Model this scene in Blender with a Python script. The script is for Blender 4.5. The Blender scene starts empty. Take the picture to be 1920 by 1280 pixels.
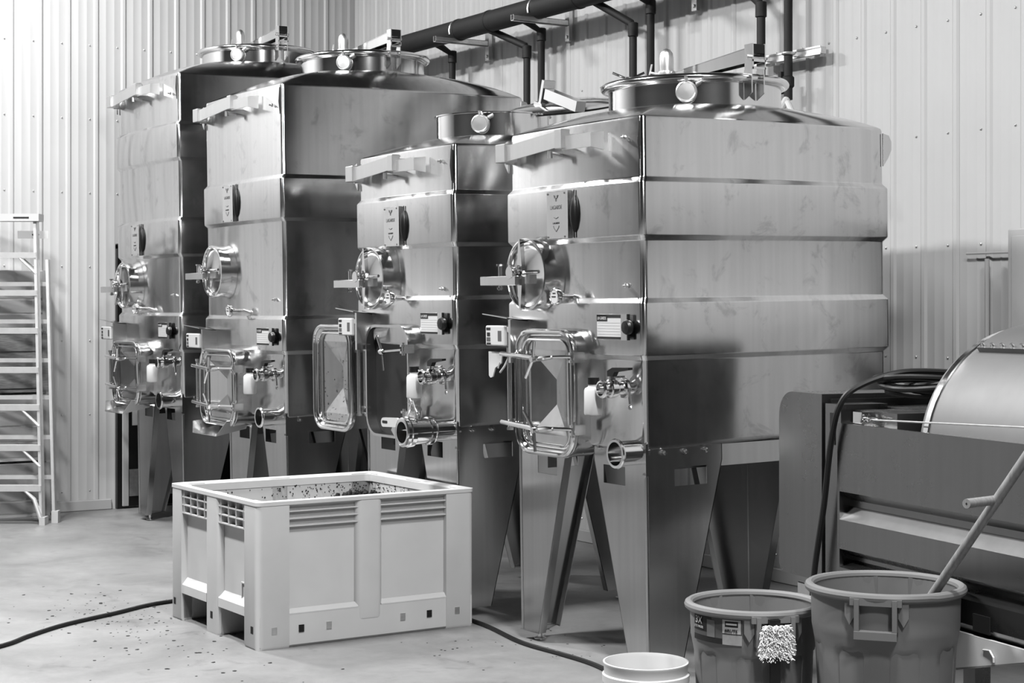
import bpy, math, random
from mathutils import Vector, Matrix
R_ = random.Random(7)
PI = math.pi
sc = bpy.context.scene
COL = sc.collection

# ------------------------------------------------------------------ camera
TH = math.radians(57.966)
cd = bpy.data.cameras.new('camera'); cam = bpy.data.objects.new('camera', cd); COL.objects.link(cam)
cd.sensor_width = 36.0
cd.lens = 3161.4 / 1920 * 36.0
cd.shift_y = -(640 - 575.85) / 1920.0
cam.location = (6.051, -4.488, 1.65)
cam.rotation_euler = (PI / 2, 0, TH)
cd.clip_end = 100
sc.camera = cam

# ------------------------------------------------------------------ world, exposure
w = bpy.data.worlds.new('world'); sc.world = w; w.use_nodes = True
w.node_tree.nodes['Background'].inputs[0].default_value = (.8, .8, .8, 1)
w.node_tree.nodes['Background'].inputs[1].default_value = .3
vs = sc.view_settings
vs.view_transform = 'Standard'; vs.look = 'None'; vs.gamma = 1.0; vs.use_curve_mapping = False
vs.exposure = -0.12

# ceiling fixtures: (x, y, z, watts)
LAMPS = [(-5.8, -2.1, 6.0, 720), (-1.9, -3.4, 6.0, 1000), (2.9, -1.7, 6.0, 660), (6.2, -2.2, 6.0, 640)]

# ------------------------------------------------------------------ materials
def new_mat(name):
    m = bpy.data.materials.new(name); m.use_nodes = True
    return m, m.node_tree, m.node_tree.nodes['Principled BSDF']
KALB = .32    # the room is lit hard, so paints and plastics are kept this much below paper white
def plain(name, v, rough=.5, metal=0., spec=.5, noise=0., nscale=8., bump=0., trans=0.):
    m, nt, b = new_mat(name)
    if metal < .5: v *= KALB; spec *= .6
    b.inputs['Base Color'].default_value = (v, v, v, 1)
    b.inputs['Roughness'].default_value = rough
    b.inputs['Metallic'].default_value = metal
    b.inputs['Specular IOR Level'].default_value = spec
    if noise or bump:
        tc = nt.nodes.new('ShaderNodeTexCoord')
        n = nt.nodes.new('ShaderNodeTexNoise'); n.inputs['Scale'].default_value = nscale; n.inputs['Detail'].default_value = 6
        nt.links.new(tc.outputs['Object'], n.inputs['Vector'])
        if noise:
            mr = nt.nodes.new('ShaderNodeMapRange')
            mr.inputs['From Min'].default_value = .3; mr.inputs['From Max'].default_value = .7
            mr.inputs['To Min'].default_value = v * (1 - noise); mr.inputs['To Max'].default_value = min(1, v * (1 + noise))
            nt.links.new(n.outputs['Fac'], mr.inputs['Value']); nt.links.new(mr.outputs['Result'], b.inputs['Base Color'])
        if bump:
            bp = nt.nodes.new('ShaderNodeBump'); bp.inputs['Strength'].default_value = bump; bp.inputs['Distance'].default_value = .004
            nt.links.new(n.outputs['Fac'], bp.inputs['Height']); nt.links.new(bp.outputs['Normal'], b.inputs['Normal'])
    return m
def steel(name, v=.72, rough=.27, aniso=.6, streak=.12, wobble=.0, stain=0.):
    """brushed stainless: roughness and tone vary with fine vertical streaks, faint waviness in the sheet"""
    m, nt, b = new_mat(name); L = nt.links
    b.inputs['Metallic'].default_value = 1.0
    tc = nt.nodes.new('ShaderNodeTexCoord')
    mp = nt.nodes.new('ShaderNodeMapping'); mp.inputs['Scale'].default_value = (30, 30, 1.2)
    L.new(tc.outputs['Object'], mp.inputs['Vector'])
    n1 = nt.nodes.new('ShaderNodeTexNoise'); n1.inputs['Scale'].default_value = 1.0; n1.inputs['Detail'].default_value = 5
    L.new(mp.outputs['Vector'], n1.inputs['Vector'])
    n2 = nt.nodes.new('ShaderNodeTexNoise'); n2.inputs['Scale'].default_value = 3.2; n2.inputs['Detail'].default_value = 7; n2.inputs['Roughness'].default_value = .65
    L.new(tc.outputs['Object'], n2.inputs['Vector'])
    r1 = nt.nodes.new('ShaderNodeMapRange'); r1.inputs['From Min'].default_value = .3; r1.inputs['From Max'].default_value = .7
    r1.inputs['To Min'].default_value = rough * (.75 if stain else .92); r1.inputs['To Max'].default_value = rough * (1.3 if stain else 1.08)
    L.new(n2.outputs['Fac'], r1.inputs['Value']); L.new(r1.outputs['Result'], b.inputs['Roughness'])
    r2 = nt.nodes.new('ShaderNodeMapRange'); r2.inputs['From Min'].default_value = .25; r2.inputs['From Max'].default_value = .75
    r2.inputs['To Min'].default_value = v * (1 - streak); r2.inputs['To Max'].default_value = v
    L.new(n1.outputs['Fac'], r2.inputs['Value'])
    out = r2.outputs['Result']
    if stain:
        n3 = nt.nodes.new('ShaderNodeTexNoise'); n3.inputs['Scale'].default_value = 5.5; n3.inputs['Detail'].default_value = 9; n3.inputs['Roughness'].default_value = .7
        n3.inputs['Distortion'].default_value = .6
        L.new(tc.outputs['Object'], n3.inputs['Vector'])
        r3 = nt.nodes.new('ShaderNodeMapRange'); r3.inputs['From Min'].default_value = .56; r3.inputs['From Max'].default_value = .66
        r3.inputs['To Min'].default_value = 1.0; r3.inputs['To Max'].default_value = 1.0 - stain
        L.new(n3.outputs['Fac'], r3.inputs['Value'])
        mu = nt.nodes.new('ShaderNodeMath'); mu.operation = 'MULTIPLY'
        L.new(out, mu.inputs[0]); L.new(r3.outputs['Result'], mu.inputs[1]); out = mu.outputs[0]
    L.new(out, b.inputs['Base Color'])
    if aniso:
        tg = nt.nodes.new('ShaderNodeTangent'); tg.direction_type = 'RADIAL'; tg.axis = 'Z'
        b.inputs['Anisotropic'].default_value = aniso
        b.inputs['Anisotropic Rotation'].default_value = 0.25
        L.new(tg.outputs['Tangent'], b.inputs['Tangent'])
    if wobble:
        n4 = nt.nodes.new('ShaderNodeTexNoise'); n4.inputs['Scale'].default_value = 1.7; n4.inputs['Detail'].default_value = 1
        L.new(tc.outputs['Object'], n4.inputs['Vector'])
        bp = nt.nodes.new('ShaderNodeBump'); bp.inputs['Strength'].default_value = wobble; bp.inputs['Distance'].default_value = .02
        L.new(n4.outputs['Fac'], bp.inputs['Height']); L.new(bp.outputs['Normal'], b.inputs['Normal'])
    return m

M = {}
M['tank'] = steel('tank_steel', .6, .15, .85, .13, .06, .22)
M['leg'] = steel('leg_steel', .48, .2, .3, .12)
M['poly'] = steel('polished_steel', .72, .12, 0, .05)
M['fit'] = steel('fitting_steel', .68, .2, 0, .08)
M['press'] = steel('press_steel', .2, .28, .3, .08)
M['drum'] = steel('drum_steel', .15, .6, 0, .05)
M['brk'] = steel('bracket_steel', .6, .36, 0, .05)
M['galv'] = plain('galvanised_steel', .55, .4, 1.0, noise=.15, nscale=25)
M['alu'] = plain('aluminium', .6, .4, .75, noise=.06, nscale=15)
M['wall'] = plain('white_painted_sheet', .93, .45, noise=.02, nscale=3)
M['trim'] = plain('white_trim', .76, .5)
M['roomwall'] = plain('far_wall_paint', .12, .6)
M['ceil'] = plain('ceiling_liner', .1, .7)
M['black'] = plain('black_rubber', .012, .5)
M['insul'] = plain('black_foam_insulation', .012, .65, bump=.3, nscale=20)
M['blackplastic'] = plain('black_plastic', .012, .35)
M['dark'] = plain('opening_shade', .008, .8)  # flat near-black that paints the shade inside holes, slots and the open hatch
M['wplastic'] = plain('white_plastic', 1.15, .42, noise=.03, nscale=6)
M['bucketw'] = plain('bucket_white', 1.3, .4)
M['label'] = plain('white_label', 1.0, .5)
M['print'] = plain('black_print', .015, .6)
M['midprint'] = plain('grey_print', .16, .6)
M['can'] = plain('grey_can_plastic', .3, .5, noise=.08, nscale=5)
M['can2'] = plain('grey_can_plastic_worn', .36, .5, noise=.08, nscale=5)
M['wood'] = None
M['pomace'] = plain('grape_pomace', .012, .7)
M['crust'] = plain('grape_residue', .10, .7)
M['fluff'] = plain('white_microfibre', 1.8, .9)
M['board'] = plain('box_panel', .6, .6)

def concrete():
    m, nt, b = new_mat('polished_concrete'); L = nt.links
    tc = nt.nodes.new('ShaderNodeTexCoord')
    def noise(scale, det, rough=.6, dist=0., vec=None):
        n = nt.nodes.new('ShaderNodeTexNoise'); n.inputs['Scale'].default_value = scale; n.inputs['Detail'].default_value = det
        n.inputs['Roughness'].default_value = rough; n.inputs['Distortion'].default_value = dist
        L.new(vec or tc.outputs['Object'], n.inputs['Vector']); return n
    def rng(src, a, bb, c, d):
        r = nt.nodes.new('ShaderNodeMapRange'); r.inputs[1].default_value = a; r.inputs[2].default_value = bb; r.inputs[3].default_value = c; r.inputs[4].default_value = d
        L.new(src, r.inputs[0]); return r.outputs[0]
    def mul(a, bb):
        mu = nt.nodes.new('ShaderNodeMath'); mu.operation = 'MULTIPLY'; L.new(a, mu.inputs[0]); L.new(bb, mu.inputs[1]); return mu.outputs[0]
    a = rng(noise(1.1, 8, .7, .5).outputs['Fac'], .3, .7, .10, .172)
    c = rng(noise(9, 8, .7).outputs['Fac'], .3, .7, .92, 1.04)
    d = rng(noise(4.3, 10, .75, .8).outputs['Fac'], .57, .72, 1.0, .6)
    out = mul(mul(a, c), d)
    L.new(out, b.inputs['Base Color'])
    rr = rng(noise(2.3, 6).outputs['Fac'], .3, .7, .34, .55)
    L.new(rr, b.inputs['Roughness'])
    bp = nt.nodes.new('ShaderNodeBump'); bp.inputs['Strength'].default_value = .12; bp.inputs['Distance'].default_value = .004
    L.new(noise(30, 6).outputs['Fac'], bp.inputs['Height']); L.new(bp.outputs['Normal'], b.inputs['Normal'])
    return m
M['floor'] = concrete()
def woodmat(name, lo, hi, axis_scale=(1, 1, 12)):
    m, nt, b = new_mat(name); L = nt.links
    tc = nt.nodes.new('ShaderNodeTexCoord'); mp = nt.nodes.new('ShaderNodeMapping'); mp.inputs['Scale'].default_value = axis_scale
    L.new(tc.outputs['Object'], mp.inputs['Vector'])
    n = nt.nodes.new('ShaderNodeTexNoise'); n.inputs['Scale'].default_value = 5; n.inputs['Detail'].default_value = 6
    L.new(mp.outputs['Vector'], n.inputs['Vector'])
    r = nt.nodes.new('ShaderNodeMapRange'); r.inputs[1].default_value = .3; r.inputs[2].default_value = .7; r.inputs[3].default_value = lo; r.inputs[4].default_value = hi
    L.new(n.outputs['Fac'], r.inputs[0]); L.new(r.outputs[0], b.inputs['Base Color'])
    b.inputs['Roughness'].default_value = .6
    return m
M['wood'] = woodmat('pale_wood', .10, .16, (20, 20, 2))
M['crate'] = woodmat('grey_crate_wood', .065, .13, (3, 3, 25))
def emit(name, s):
    m = bpy.data.materials.new(name); m.use_nodes = True; nt = m.node_tree; nt.nodes.clear()
    e = nt.nodes.new('ShaderNodeEmission'); o = nt.nodes.new('ShaderNodeOutputMaterial'); e.inputs['Strength'].default_value = s
    nt.links.new(e.outputs[0], o.inputs[0]); return m
M['lamp'] = emit('lamp_diffuser', 5.0)

# ------------------------------------------------------------------ mesh helpers
def V(*a): return Vector(a)
class MB:
    def __init__(s): s.v = []; s.f = []
    def add(s, vs, fs):
        o = len(s.v); s.v += [tuple(x) for x in vs]; s.f += [tuple(i + o for i in f) for f in fs]; return s
    def box(s, x0, x1, y0, y1, z0, z1):
        x0, x1 = min(x0, x1), max(x0, x1); y0, y1 = min(y0, y1), max(y0, y1); z0, z1 = min(z0, z1), max(z0, z1)
        vs = [(x0, y0, z0), (x1, y0, z0), (x1, y1, z0), (x0, y1, z0), (x0, y0, z1), (x1, y0, z1), (x1, y1, z1), (x0, y1, z1)]
        return s.add(vs, [(0, 3, 2, 1), (4, 5, 6, 7), (0, 1, 5, 4), (1, 2, 6, 5), (2, 3, 7, 6), (3, 0, 4, 7)])
    def bbox(s, x0, x1, y0, y1, z0, z1, b=.004):
        """box with chamfered edges"""
        x0, x1 = min(x0, x1), max(x0, x1); y0, y1 = min(y0, y1), max(y0, y1); z0, z1 = min(z0, z1), max(z0, z1)
        b = min(b, (x1 - x0) * .45, (y1 - y0) * .45, (z1 - z0) * .45)
        def ring(x0, x1, y0, y1, c, z): return [(x0 + c, y0, z), (x1 - c, y0, z), (x1, y0 + c, z), (x1, y1 - c, z), (x1 - c, y1, z), (x0 + c, y1, z), (x0, y1 - c, z), (x0, y0 + c, z)]
        rs = [ring(x0 + b, x1 - b, y0 + b, y1 - b, 0.0005, z0), ring(x0, x1, y0, y1, b, z0 + b), ring(x0, x1, y0, y1, b, z1 - b), ring(x0 + b, x1 - b, y0 + b, y1 - b, 0.0005, z1)]
        return s.rings(rs)
    def obox(s, c, ax, ay, az):
        """box from centre and three half-vectors"""
        c, ax, ay, az = Vector(c), Vector(ax), Vector(ay), Vector(az)
        vs = [c + i * ax + j * ay + k * az for k in (-1, 1) for i, j in ((-1, -1), (1, -1), (1, 1), (-1, 1))]
        return s.add(vs, [(0, 3, 2, 1), (4, 5, 6, 7), (0, 1, 5, 4), (1, 2, 6, 5), (2, 3, 7, 6), (3, 0, 4, 7)])
    def rings(s, rs, cap0=True, cap1=True, loop=False):
        n = len(rs[0]); vs = [p for r in rs for p in r]; fs = []
        m = len(rs)
        for i in range(m if loop else m - 1):
            a = i * n; b2 = ((i + 1) % m) * n
            for j in range(n):
                k = (j + 1) % n; fs.append((a + j, a + k, b2 + k, b2 + j))
        if not loop:
            if cap0: fs.append(tuple(reversed(range(n))))
            if cap1: fs.append(tuple((m - 1) * n + j for j in range(n)))
        return s.add(vs, fs)
    def cyl(s, p0, p1, r0, r1=None, n=16, cap=True):
        p0, p1 = Vector(p0), Vector(p1); r1 = r0 if r1 is None else r1
        d = (p1 - p0).normalized(); u = d.orthogonal().normalized(); v = d.cross(u)
        rs = [[p + r * (math.cos(2 * PI * j / n) * u + math.sin(2 * PI * j / n) * v) for j in range(n)] for p, r in ((p0, r0), (p1, r1))]
        return s.rings(rs, cap, cap)
    def lathe(s, c, axis, prof, n=24, cap=True):
        """prof: list of (radius, distance along axis)"""
        c = Vector(c); d = Vector(axis).normalized()
        u = d.orthogonal().normalized() if abs(d.z) < .99 else V(1, 0, 0); v = d.cross(u)
        rs = [[c + d * t + max(r, .0004) * (math.cos(2 * PI * j / n) * u + math.sin(2 * PI * j / n) * v) for j in range(n)] for r, t in prof]
        return s.rings(rs, cap, cap)
    def tube(s, pts, r, n=8, closed=False, cap=True):
        pts = [Vector(p) for p in pts]; m = len(pts); rs = []; prev = None
        for i, p in enumerate(pts):
            a = pts[(i - 1) % m] if (closed or i > 0) else p; b2 = pts[(i + 1) % m] if (closed or i < m - 1) else p
            t = (b2 - a)
            t = t.normalized() if t.length > 1e-9 else V(0, 0, 1)
            if prev is None: u = t.orthogonal().normalized()
            else:
                u = prev - t * prev.dot(t); u = u.normalized() if u.length > 1e-6 else t.orthogonal().normalized()
            prev = u; v = t.cross(u)
            rr = r[i] if isinstance(r, (list, tuple)) else r
            rs.append([p + rr * (math.cos(2 * PI * j / n) * u + math.sin(2 * PI * j / n) * v) for j in range(n)])
        return s.rings(rs, cap, cap, loop=closed)
    def torus(s, c, axis, R, r, n=40, m=10):
        c = Vector(c); d = Vector(axis).normalized(); u = d.orthogonal().normalized(); v = d.cross(u)
        return s.tube([c + R * (math.cos(2 * PI * j / n) * u + math.sin(2 * PI * j / n) * v) for j in range(n)], r, m, closed=True)
    def prism(s, pts2, f0, f1):
        """polygon (list of 2D) placed by two functions for the two end faces"""
        n = len(pts2)
        return s.rings([[f0(*p) for p in pts2], [f1(*p) for p in pts2]])
    def build(s, name, mat, parent=None, smooth=35):
        me = bpy.data.meshes.new(name); me.from_pydata(s.v, [], s.f); me.validate(); me.update()
        import bmesh
        bm = bmesh.new(); bm.from_mesh(me); bmesh.ops.recalc_face_normals(bm, faces=bm.faces); bm.to_mesh(me); bm.free()
        if smooth:
            for p in me.polygons: p.use_smooth = True
            me.set_sharp_from_angle(angle=math.radians(smooth))
        me.materials.append(mat if not isinstance(mat, str) else M[mat])
        o = bpy.data.objects.new(name, me); COL.objects.link(o)
        if parent: o.parent = parent
        return o
def empty(name, loc=(0, 0, 0), rot=(0, 0, 0)):
    o = bpy.data.objects.new(name, None); COL.objects.link(o); o.location = loc; o.rotation_euler = rot; o.empty_display_size = .1
    return o
def tag(o, label=None, cat=None, group=None, kind=None):
    if label: o['label'] = label
    if cat: o['category'] = cat
    if group: o['group'] = group
    if kind: o['kind'] = kind
    return o
def copy_tree(o, parent=None):
    c = o.copy(); COL.objects.link(c)
    if parent: c.parent = parent
    for ch in list(o.children): copy_tree(ch, c)
    return c
def text_mesh(name, body, size, mat, parent, M4, thick=.0006, sx=1.0, align='CENTER'):
    cu = bpy.data.curves.new(name, 'FONT'); cu.body = body; cu.size = size; cu.align_x = align; cu.align_y = 'CENTER'; cu.extrude = thick
    cu.resolution_u = 3
    t = bpy.data.objects.new(name, cu); COL.objects.link(t)
    me = bpy.data.meshes.new_from_object(t.evaluated_get(bpy.context.evaluated_depsgraph_get()))
    bpy.data.objects.remove(t); bpy.data.curves.remove(cu)
    me.transform(Matrix.Diagonal((sx, 1, 1, 1))); me.transform(M4)
    me.materials.clear(); me.materials.append(M[mat])
    o = bpy.data.objects.new(name, me); COL.objects.link(o); o.parent = parent
    return o
def face_m(loc, xdir, up):
    """matrix that lays text with its right along xdir and its top along up"""
    x = Vector(xdir).normalized(); y = Vector(up).normalized(); z = x.cross(y)
    m = Matrix((x, y, z)).transposed().to_4x4(); m.translation = Vector(loc); return m
def rrect(w, h, r, n=6):
    """rounded rectangle outline centred on 0, counter-clockwise"""
    out = []
    for cx, cy, a0 in ((w / 2 - r, h / 2 - r, 0), (-w / 2 + r, h / 2 - r, 90), (-w / 2 + r, -h / 2 + r, 180), (w / 2 - r, -h / 2 + r, 270)):
        for i in range(n + 1):
            a = math.radians(a0 + 90 * i / n); out.append((cx + r * math.cos(a), cy + r * math.sin(a)))
    return out

# ================================================================== SETTING
WX, WY, CZ = -7.4, 2.255, 6.5
fl = MB().box(WX - .1, 10, -10, WY + .1, -.1, 0).build('floor', 'floor', smooth=0); tag(fl, kind='structure')

def corrugated(name, length, height, place):
    """backing sheet plus one child per 0.92 m wide ribbed panel"""
    root = empty(name); tag(root, kind='structure')
    PW = .92; n = int(math.ceil(length / PW))
    prof = []
    for k in range(4):
        x = k * .23
        prof += [(x, .0), (x + .014, .009), (x + .036, .009), (x + .05, 0.0)]
        for mx in (.095, .165): prof += [(x + mx, 0), (x + mx + .007, .002), (x + mx + .012, .002), (x + mx + .019, 0)]
    prof.append((PW - .002, 0.0))
    front = [(x, d, 0) for x, d in prof]; m = len(front)
    vs = [(x, d, 0) for x, d in prof] + [(x, d, height) for x, d in prof] + [(x, -.004, 0) for x, d in prof] + [(x, -.004, height) for x, d in prof]
    fs = [(i, i + 1, m + i + 1, m + i) for i in range(m - 1)] + [(2 * m + i + 1, 2 * m + i, 3 * m + i, 3 * m + i + 1) for i in range(m - 1)]
    fs += [(m + i, m + i + 1, 3 * m + i + 1, 3 * m + i) for i in range(m - 1)] + [(m - 1, 3 * m - 1, 4 * m - 1, 2 * m - 1), (0, m, 3 * m, 2 * m)]
    me = None
    for i in range(n):
        if me is None:
            b = MB().add(vs, fs); o = b.build('wall_panel', 'wall', root, smooth=25); me = o.data
        else:
            o = bpy.data.objects.new('wall_panel', me); COL.objects.link(o); o.parent = root
        o.location = (i * PW, 0, 0)
    # screw heads in rows
    s = MB()
    for zr in (.16, .78, 1.38, 1.98, 2.58, 3.18, 3.78, 4.4):
        for i in range(n):
            for k in range(4):
                x = i * PW + k * .23 + .08
                s.lathe((x, .0, zr), (0, 1, 0), [(.007, 0), (.007, .004), (.003, .007)], 6)
    so = s.build('panel_screws', 'galv', root, smooth=0); so['kind'] = 'stuff'
    root.matrix_world = place
    return root
# back wall: panels run along -X -> +X, outward normal -Y
mback = Matrix(((-1, 0, 0, 9.86), (0, -1, 0, WY), (0, 0, 1, 0), (0, 0, 0, 1)))
corrugated('wall_back', 9.86 - WX, CZ, mback)
# left wall: runs along Y, normal +X
mleft = Matrix(((0, 1, 0, WX), (-1, 0, 0, WY - .0), (0, 0, 1, 0), (0, 0, 0, 1)))
corrugated('wall_left', WY + 10, CZ, mleft)
tag(MB().box(WX - .1, WX - .02, -10, WY + .1, 0, CZ).build('wall_left_backing', 'roomwall', smooth=0), kind='structure')
tag(MB().box(WX, 10, WY + .02, WY + .1, 0, CZ).build('wall_back_backing', 'roomwall', smooth=0), kind='structure')
tag(MB().box(WX, 10, -10.1, -10, 0, CZ).build('wall_front', 'roomwall', smooth=0), kind='structure')
tag(MB().box(10, 10.1, -10, WY + .1, 0, CZ).build('wall_right', 'roomwall', smooth=0), kind='structure')
tag(MB().box(WX - .1, 10.1, -10.1, WY + .1, CZ, CZ + .1).build('ceiling', 'ceil', smooth=0), kind='structure')
tag(MB().bbox(WX, 10, WY - .035, WY + .01, 0, .085, .006).build('baseboard_back', 'trim', smooth=0), kind='structure')
tag(MB().bbox(WX - .01, WX + .035, -10, .05, 0, .085, .006).build('baseboard_left', 'trim', smooth=0), kind='structure')
tag(MB().box(WX, WX + .05, WY - .05, WY, .085, CZ).build('trim_1', 'trim', smooth=0), kind='structure')

# ceiling lights (their light stays with them)
for i, (x, y, z, p) in enumerate(LAMPS):
    t = empty('ceiling_light', (x, y, z))
    tag(t, ('white linear ceiling light nearest the left wall', 'white linear ceiling light above the white bin', 'white linear ceiling light above the press', 'white linear ceiling light farthest to the right')[i], 'light', 'ceiling lights')
    MB().bbox(-.62, .62, -.2, .2, .012, .07, .01).build('housing', 'trim', t)
    MB().box(-.6, .6, -.18, .18, .0, .012).build('diffuser', 'lamp', t, smooth=0)
    for sx in (-.5, .5): MB().cyl((sx, 0, .07), (sx, 0, CZ - z), .006, n=6).build('hanger', 'galv', t)
    ld = bpy.data.lights.new('ceiling_light_glow', 'AREA'); ld.shape = 'RECTANGLE'; ld.size = 1.2; ld.size_y = .36; ld.energy = p
    lo = bpy.data.objects.new('ceiling_light_glow', ld); COL.objects.link(lo); lo.location = (0, 0, -.01); lo.parent = t

# dark door in the left wall behind the far tank
d = empty('door_1', (WX, 0, 0)); tag(d, kind='structure')
MB().box(.0, .05, .09, .13, 0, 2.16).box(.0, .05, 1.20, 1.24, 0, 2.16).box(0, .05, .09, 1.24, 2.13, 2.17).build('door_frame', 'blackplastic', d, smooth=0)
MB().bbox(.0, .06, .13, .185, .02, 2.12).bbox(0, .06, 1.145, 1.2, .02, 2.12).build('door_jamb', 'trim', d, smooth=0)
MB().box(.028, .05, .185, 1.145, .02, 2.12).build('door_panel', 'blackplastic', d, smooth=0)
MB().box(.028, .056, .19, .6, .10, .32).build('kick_plate', 'galv', d, smooth=0)
lb = MB()
for r in range(8):
    for c in range(4): lb.box(.05, .0515, .215 + c * .02 + .004 * (r % 2), .231 + c * .02, 1.0 + r * .07 * 1.0, 1.012 + r * .07 + .02)
lb.build('printed_marks', 'midprint', d, smooth=0)
ls = MB().box(.05, .052, .215, .42, .68, .82).build('sticker', 'label', d, smooth=0); ls['label'] = 'white printed sticker'

# ================================================================== TANKS
def outline(W, D, bf, bs, off=0., cham=.026, ns=14):
    """plan outline (counter-clockwise from front-right corner going back), corner folds, bowed sides; off = outward offset"""
    pts = []
    x0, x1, y0, y1 = -W - off, off, -off, D + off
    def bow(k, b): return b * (1 - (2 * k - 1) ** 2)
    c = cham
    def arc(cx_, cy_, a0):
        return [(cx_ + c * math.cos(math.radians(a0 + 90 * k / 6)), cy_ + c * math.sin(math.radians(a0 + 90 * k / 6))) for k in range(1, 6)]
    # right side (x1), front to back
    for i in range(ns + 1):
        k = i / ns; pts.append((x1 + bow(k, bs), y0 + c + (y1 - y0 - 2 * c) * k))
    pts += arc(x1 - c, y1 - c, 0)
    for i in range(ns + 1):
        k = i / ns; pts.append((x1 - c - (x1 - x0 - 2 * c) * k, y1 + bow(k, bf)))
    pts += arc(x0 + c, y1 - c, 90)
    for i in range(ns + 1):
        k = i / ns; pts.append((x0 - bow(k, bs), y1 - c - (y1 - y0 - 2 * c) * k))
    pts += arc(x0 + c, y0 + c, 180)
    for i in range(ns + 1):
        k = i / ns; pts.append((x0 + c + (x1 - x0 - 2 * c) * k, y0 - bow(k, bf)))
    pts += arc(x1 - c, y0 + c, 270)
    return pts

def grid_plate(rows, skip, th):
    """rows: list of rows of 3D points (front face); skip: set of cells left open; th: thickness vector"""
    b = MB(); nr, nc = len(rows), len(rows[0]); th = Vector(th)
    idx = lambda i, j, k: (i * nc + j) + k * nr * nc
    vs = [Vector(p) for r in rows for p in r]; vs = vs + [p + th for p in vs]; fs = []
    solid = lambda i, j: 0 <= i < nr - 1 and 0 <= j < nc - 1 and (i, j) not in skip
    for i in range(nr - 1):
        for j in range(nc - 1):
            if not solid(i, j): continue
            q = [(i, j), (i, j + 1), (i + 1, j + 1), (i + 1, j)]
            fs.append(tuple(idx(a, c, 0) for a, c in q)); fs.append(tuple(idx(a, c, 1) for a, c in reversed(q)))
            for (di, dj), (a, c) in (((-1, 0), (q[0], q[1])), ((0, 1), (q[1], q[2])), ((1, 0), (q[2], q[3])), ((0, -1), (q[3], q[0]))):
                if not solid(i + di, j + dj): fs.append((idx(*a, 0), idx(*c, 0), idx(*c, 1), idx(*a, 1)))
    b.add(vs, fs); return b

TILT = math.radians(.861)

def make_leg(tank, cx, cy, sx, sy, ztop, fw=.41, sw=.44):
    """sheet-steel corner leg; sx, sy point inward from the corner"""
    P = lambda a, b2, z: (cx + sx * a, cy + sy * b2, z)
    z0 = .045; zb = ztop - .085
    def inner(z, wt, wb): return wt if z >= zb else wb + (wt - wb) * (z - z0) / (zb - z0)
    zr = [z0, ztop - .19, ztop - .105, zb + .0, ztop]
    leg = MB()
    # front panel
    rows = [[P(.0, .006, z), P(.165, .006, z), P(.335, .006, z), P(inner(z, fw, .155), .006, z)] if z > .7 else
            [P(.0, .006, z), P(.06, .006, z), P(.11, .006, z), P(inner(z, fw, .155), .006, z)] for z in zr]
    g = grid_plate(rows, {(1, 1)}, (0, sy * .005, 0)); leg.add(g.v, g.f)
    rows = [[P(.006, .0, z), P(.006, .165, z), P(.006, .35, z), P(.006, inner(z, sw, .205), z)] if z > .7 else
            [P(.006, .0, z), P(.006, .07, z), P(.006, .14, z), P(.006, inner(z, sw, .205), z)] for z in zr]
    g = grid_plate(rows, {(1, 1)}, (sx * .005, 0, 0)); leg.add(g.v, g.f)
    # folded lips along the two tapering edges
    for a in (0, 1):
        wt, wb = ((fw, .155), (sw, .205))[a]
        rows = []
        for z in zr:
            e = inner(z, wt, wb)
            rows.append([P(e, .006, z), P(e - .004, .05, z)] if a == 0 else [P(.006, e, z), P(.05, e - .004, z)])
        g = grid_plate(rows, set(), (-sx * .004, 0, 0) if a == 0 else (0, -sy * .004, 0)); leg.add(g.v, g.f)
    leg.add(*(lambda q: (q.v, q.f))(MB().add([P(.0, .0, z0), P(.155, .006, z0), P(.02, .2, z0), P(.0, .0, z0 + .006), P(.155, .006, z0 + .006), P(.02, .2, z0 + .006)], [(0, 2, 1), (3, 4, 5), (0, 1, 4, 3), (1, 2, 5, 4), (2, 0, 3, 5)])))
    leg.cyl(P(.008, .008, z0), P(.008, .008, ztop), .009, n=10)
    o = leg.build('leg', 'leg', tank, smooth=25)
    fz = -.001 - (cy + sy * .07) * math.sin(TILT)
    fx, fy, _ = P(.065, .07, 0)
    MB().lathe((fx, fy, fz), (0, 0, 1), [(.032, 0), (.032, .008), (.011, .014), (.011, z0 - fz + .002)], 14).build('foot', 'fit', o)
    for k, (a, b2) in enumerate(((None, .1), (None, .22), (None, .34), (.36, None))):
        q = Vector(P(.006, b2, ztop - .035)) if a is None else Vector(P(a, .006, ztop - .03))
        n = Vector((-sx, 0, 0)) if a is None else Vector((0, -sy, 0))
        MB().lathe(q - n * .004, n, [(.013, 0), (.013, .012), (.006, .013), (.006, .03)], 8).build('bolt', 'fit', o)
    return o

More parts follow.
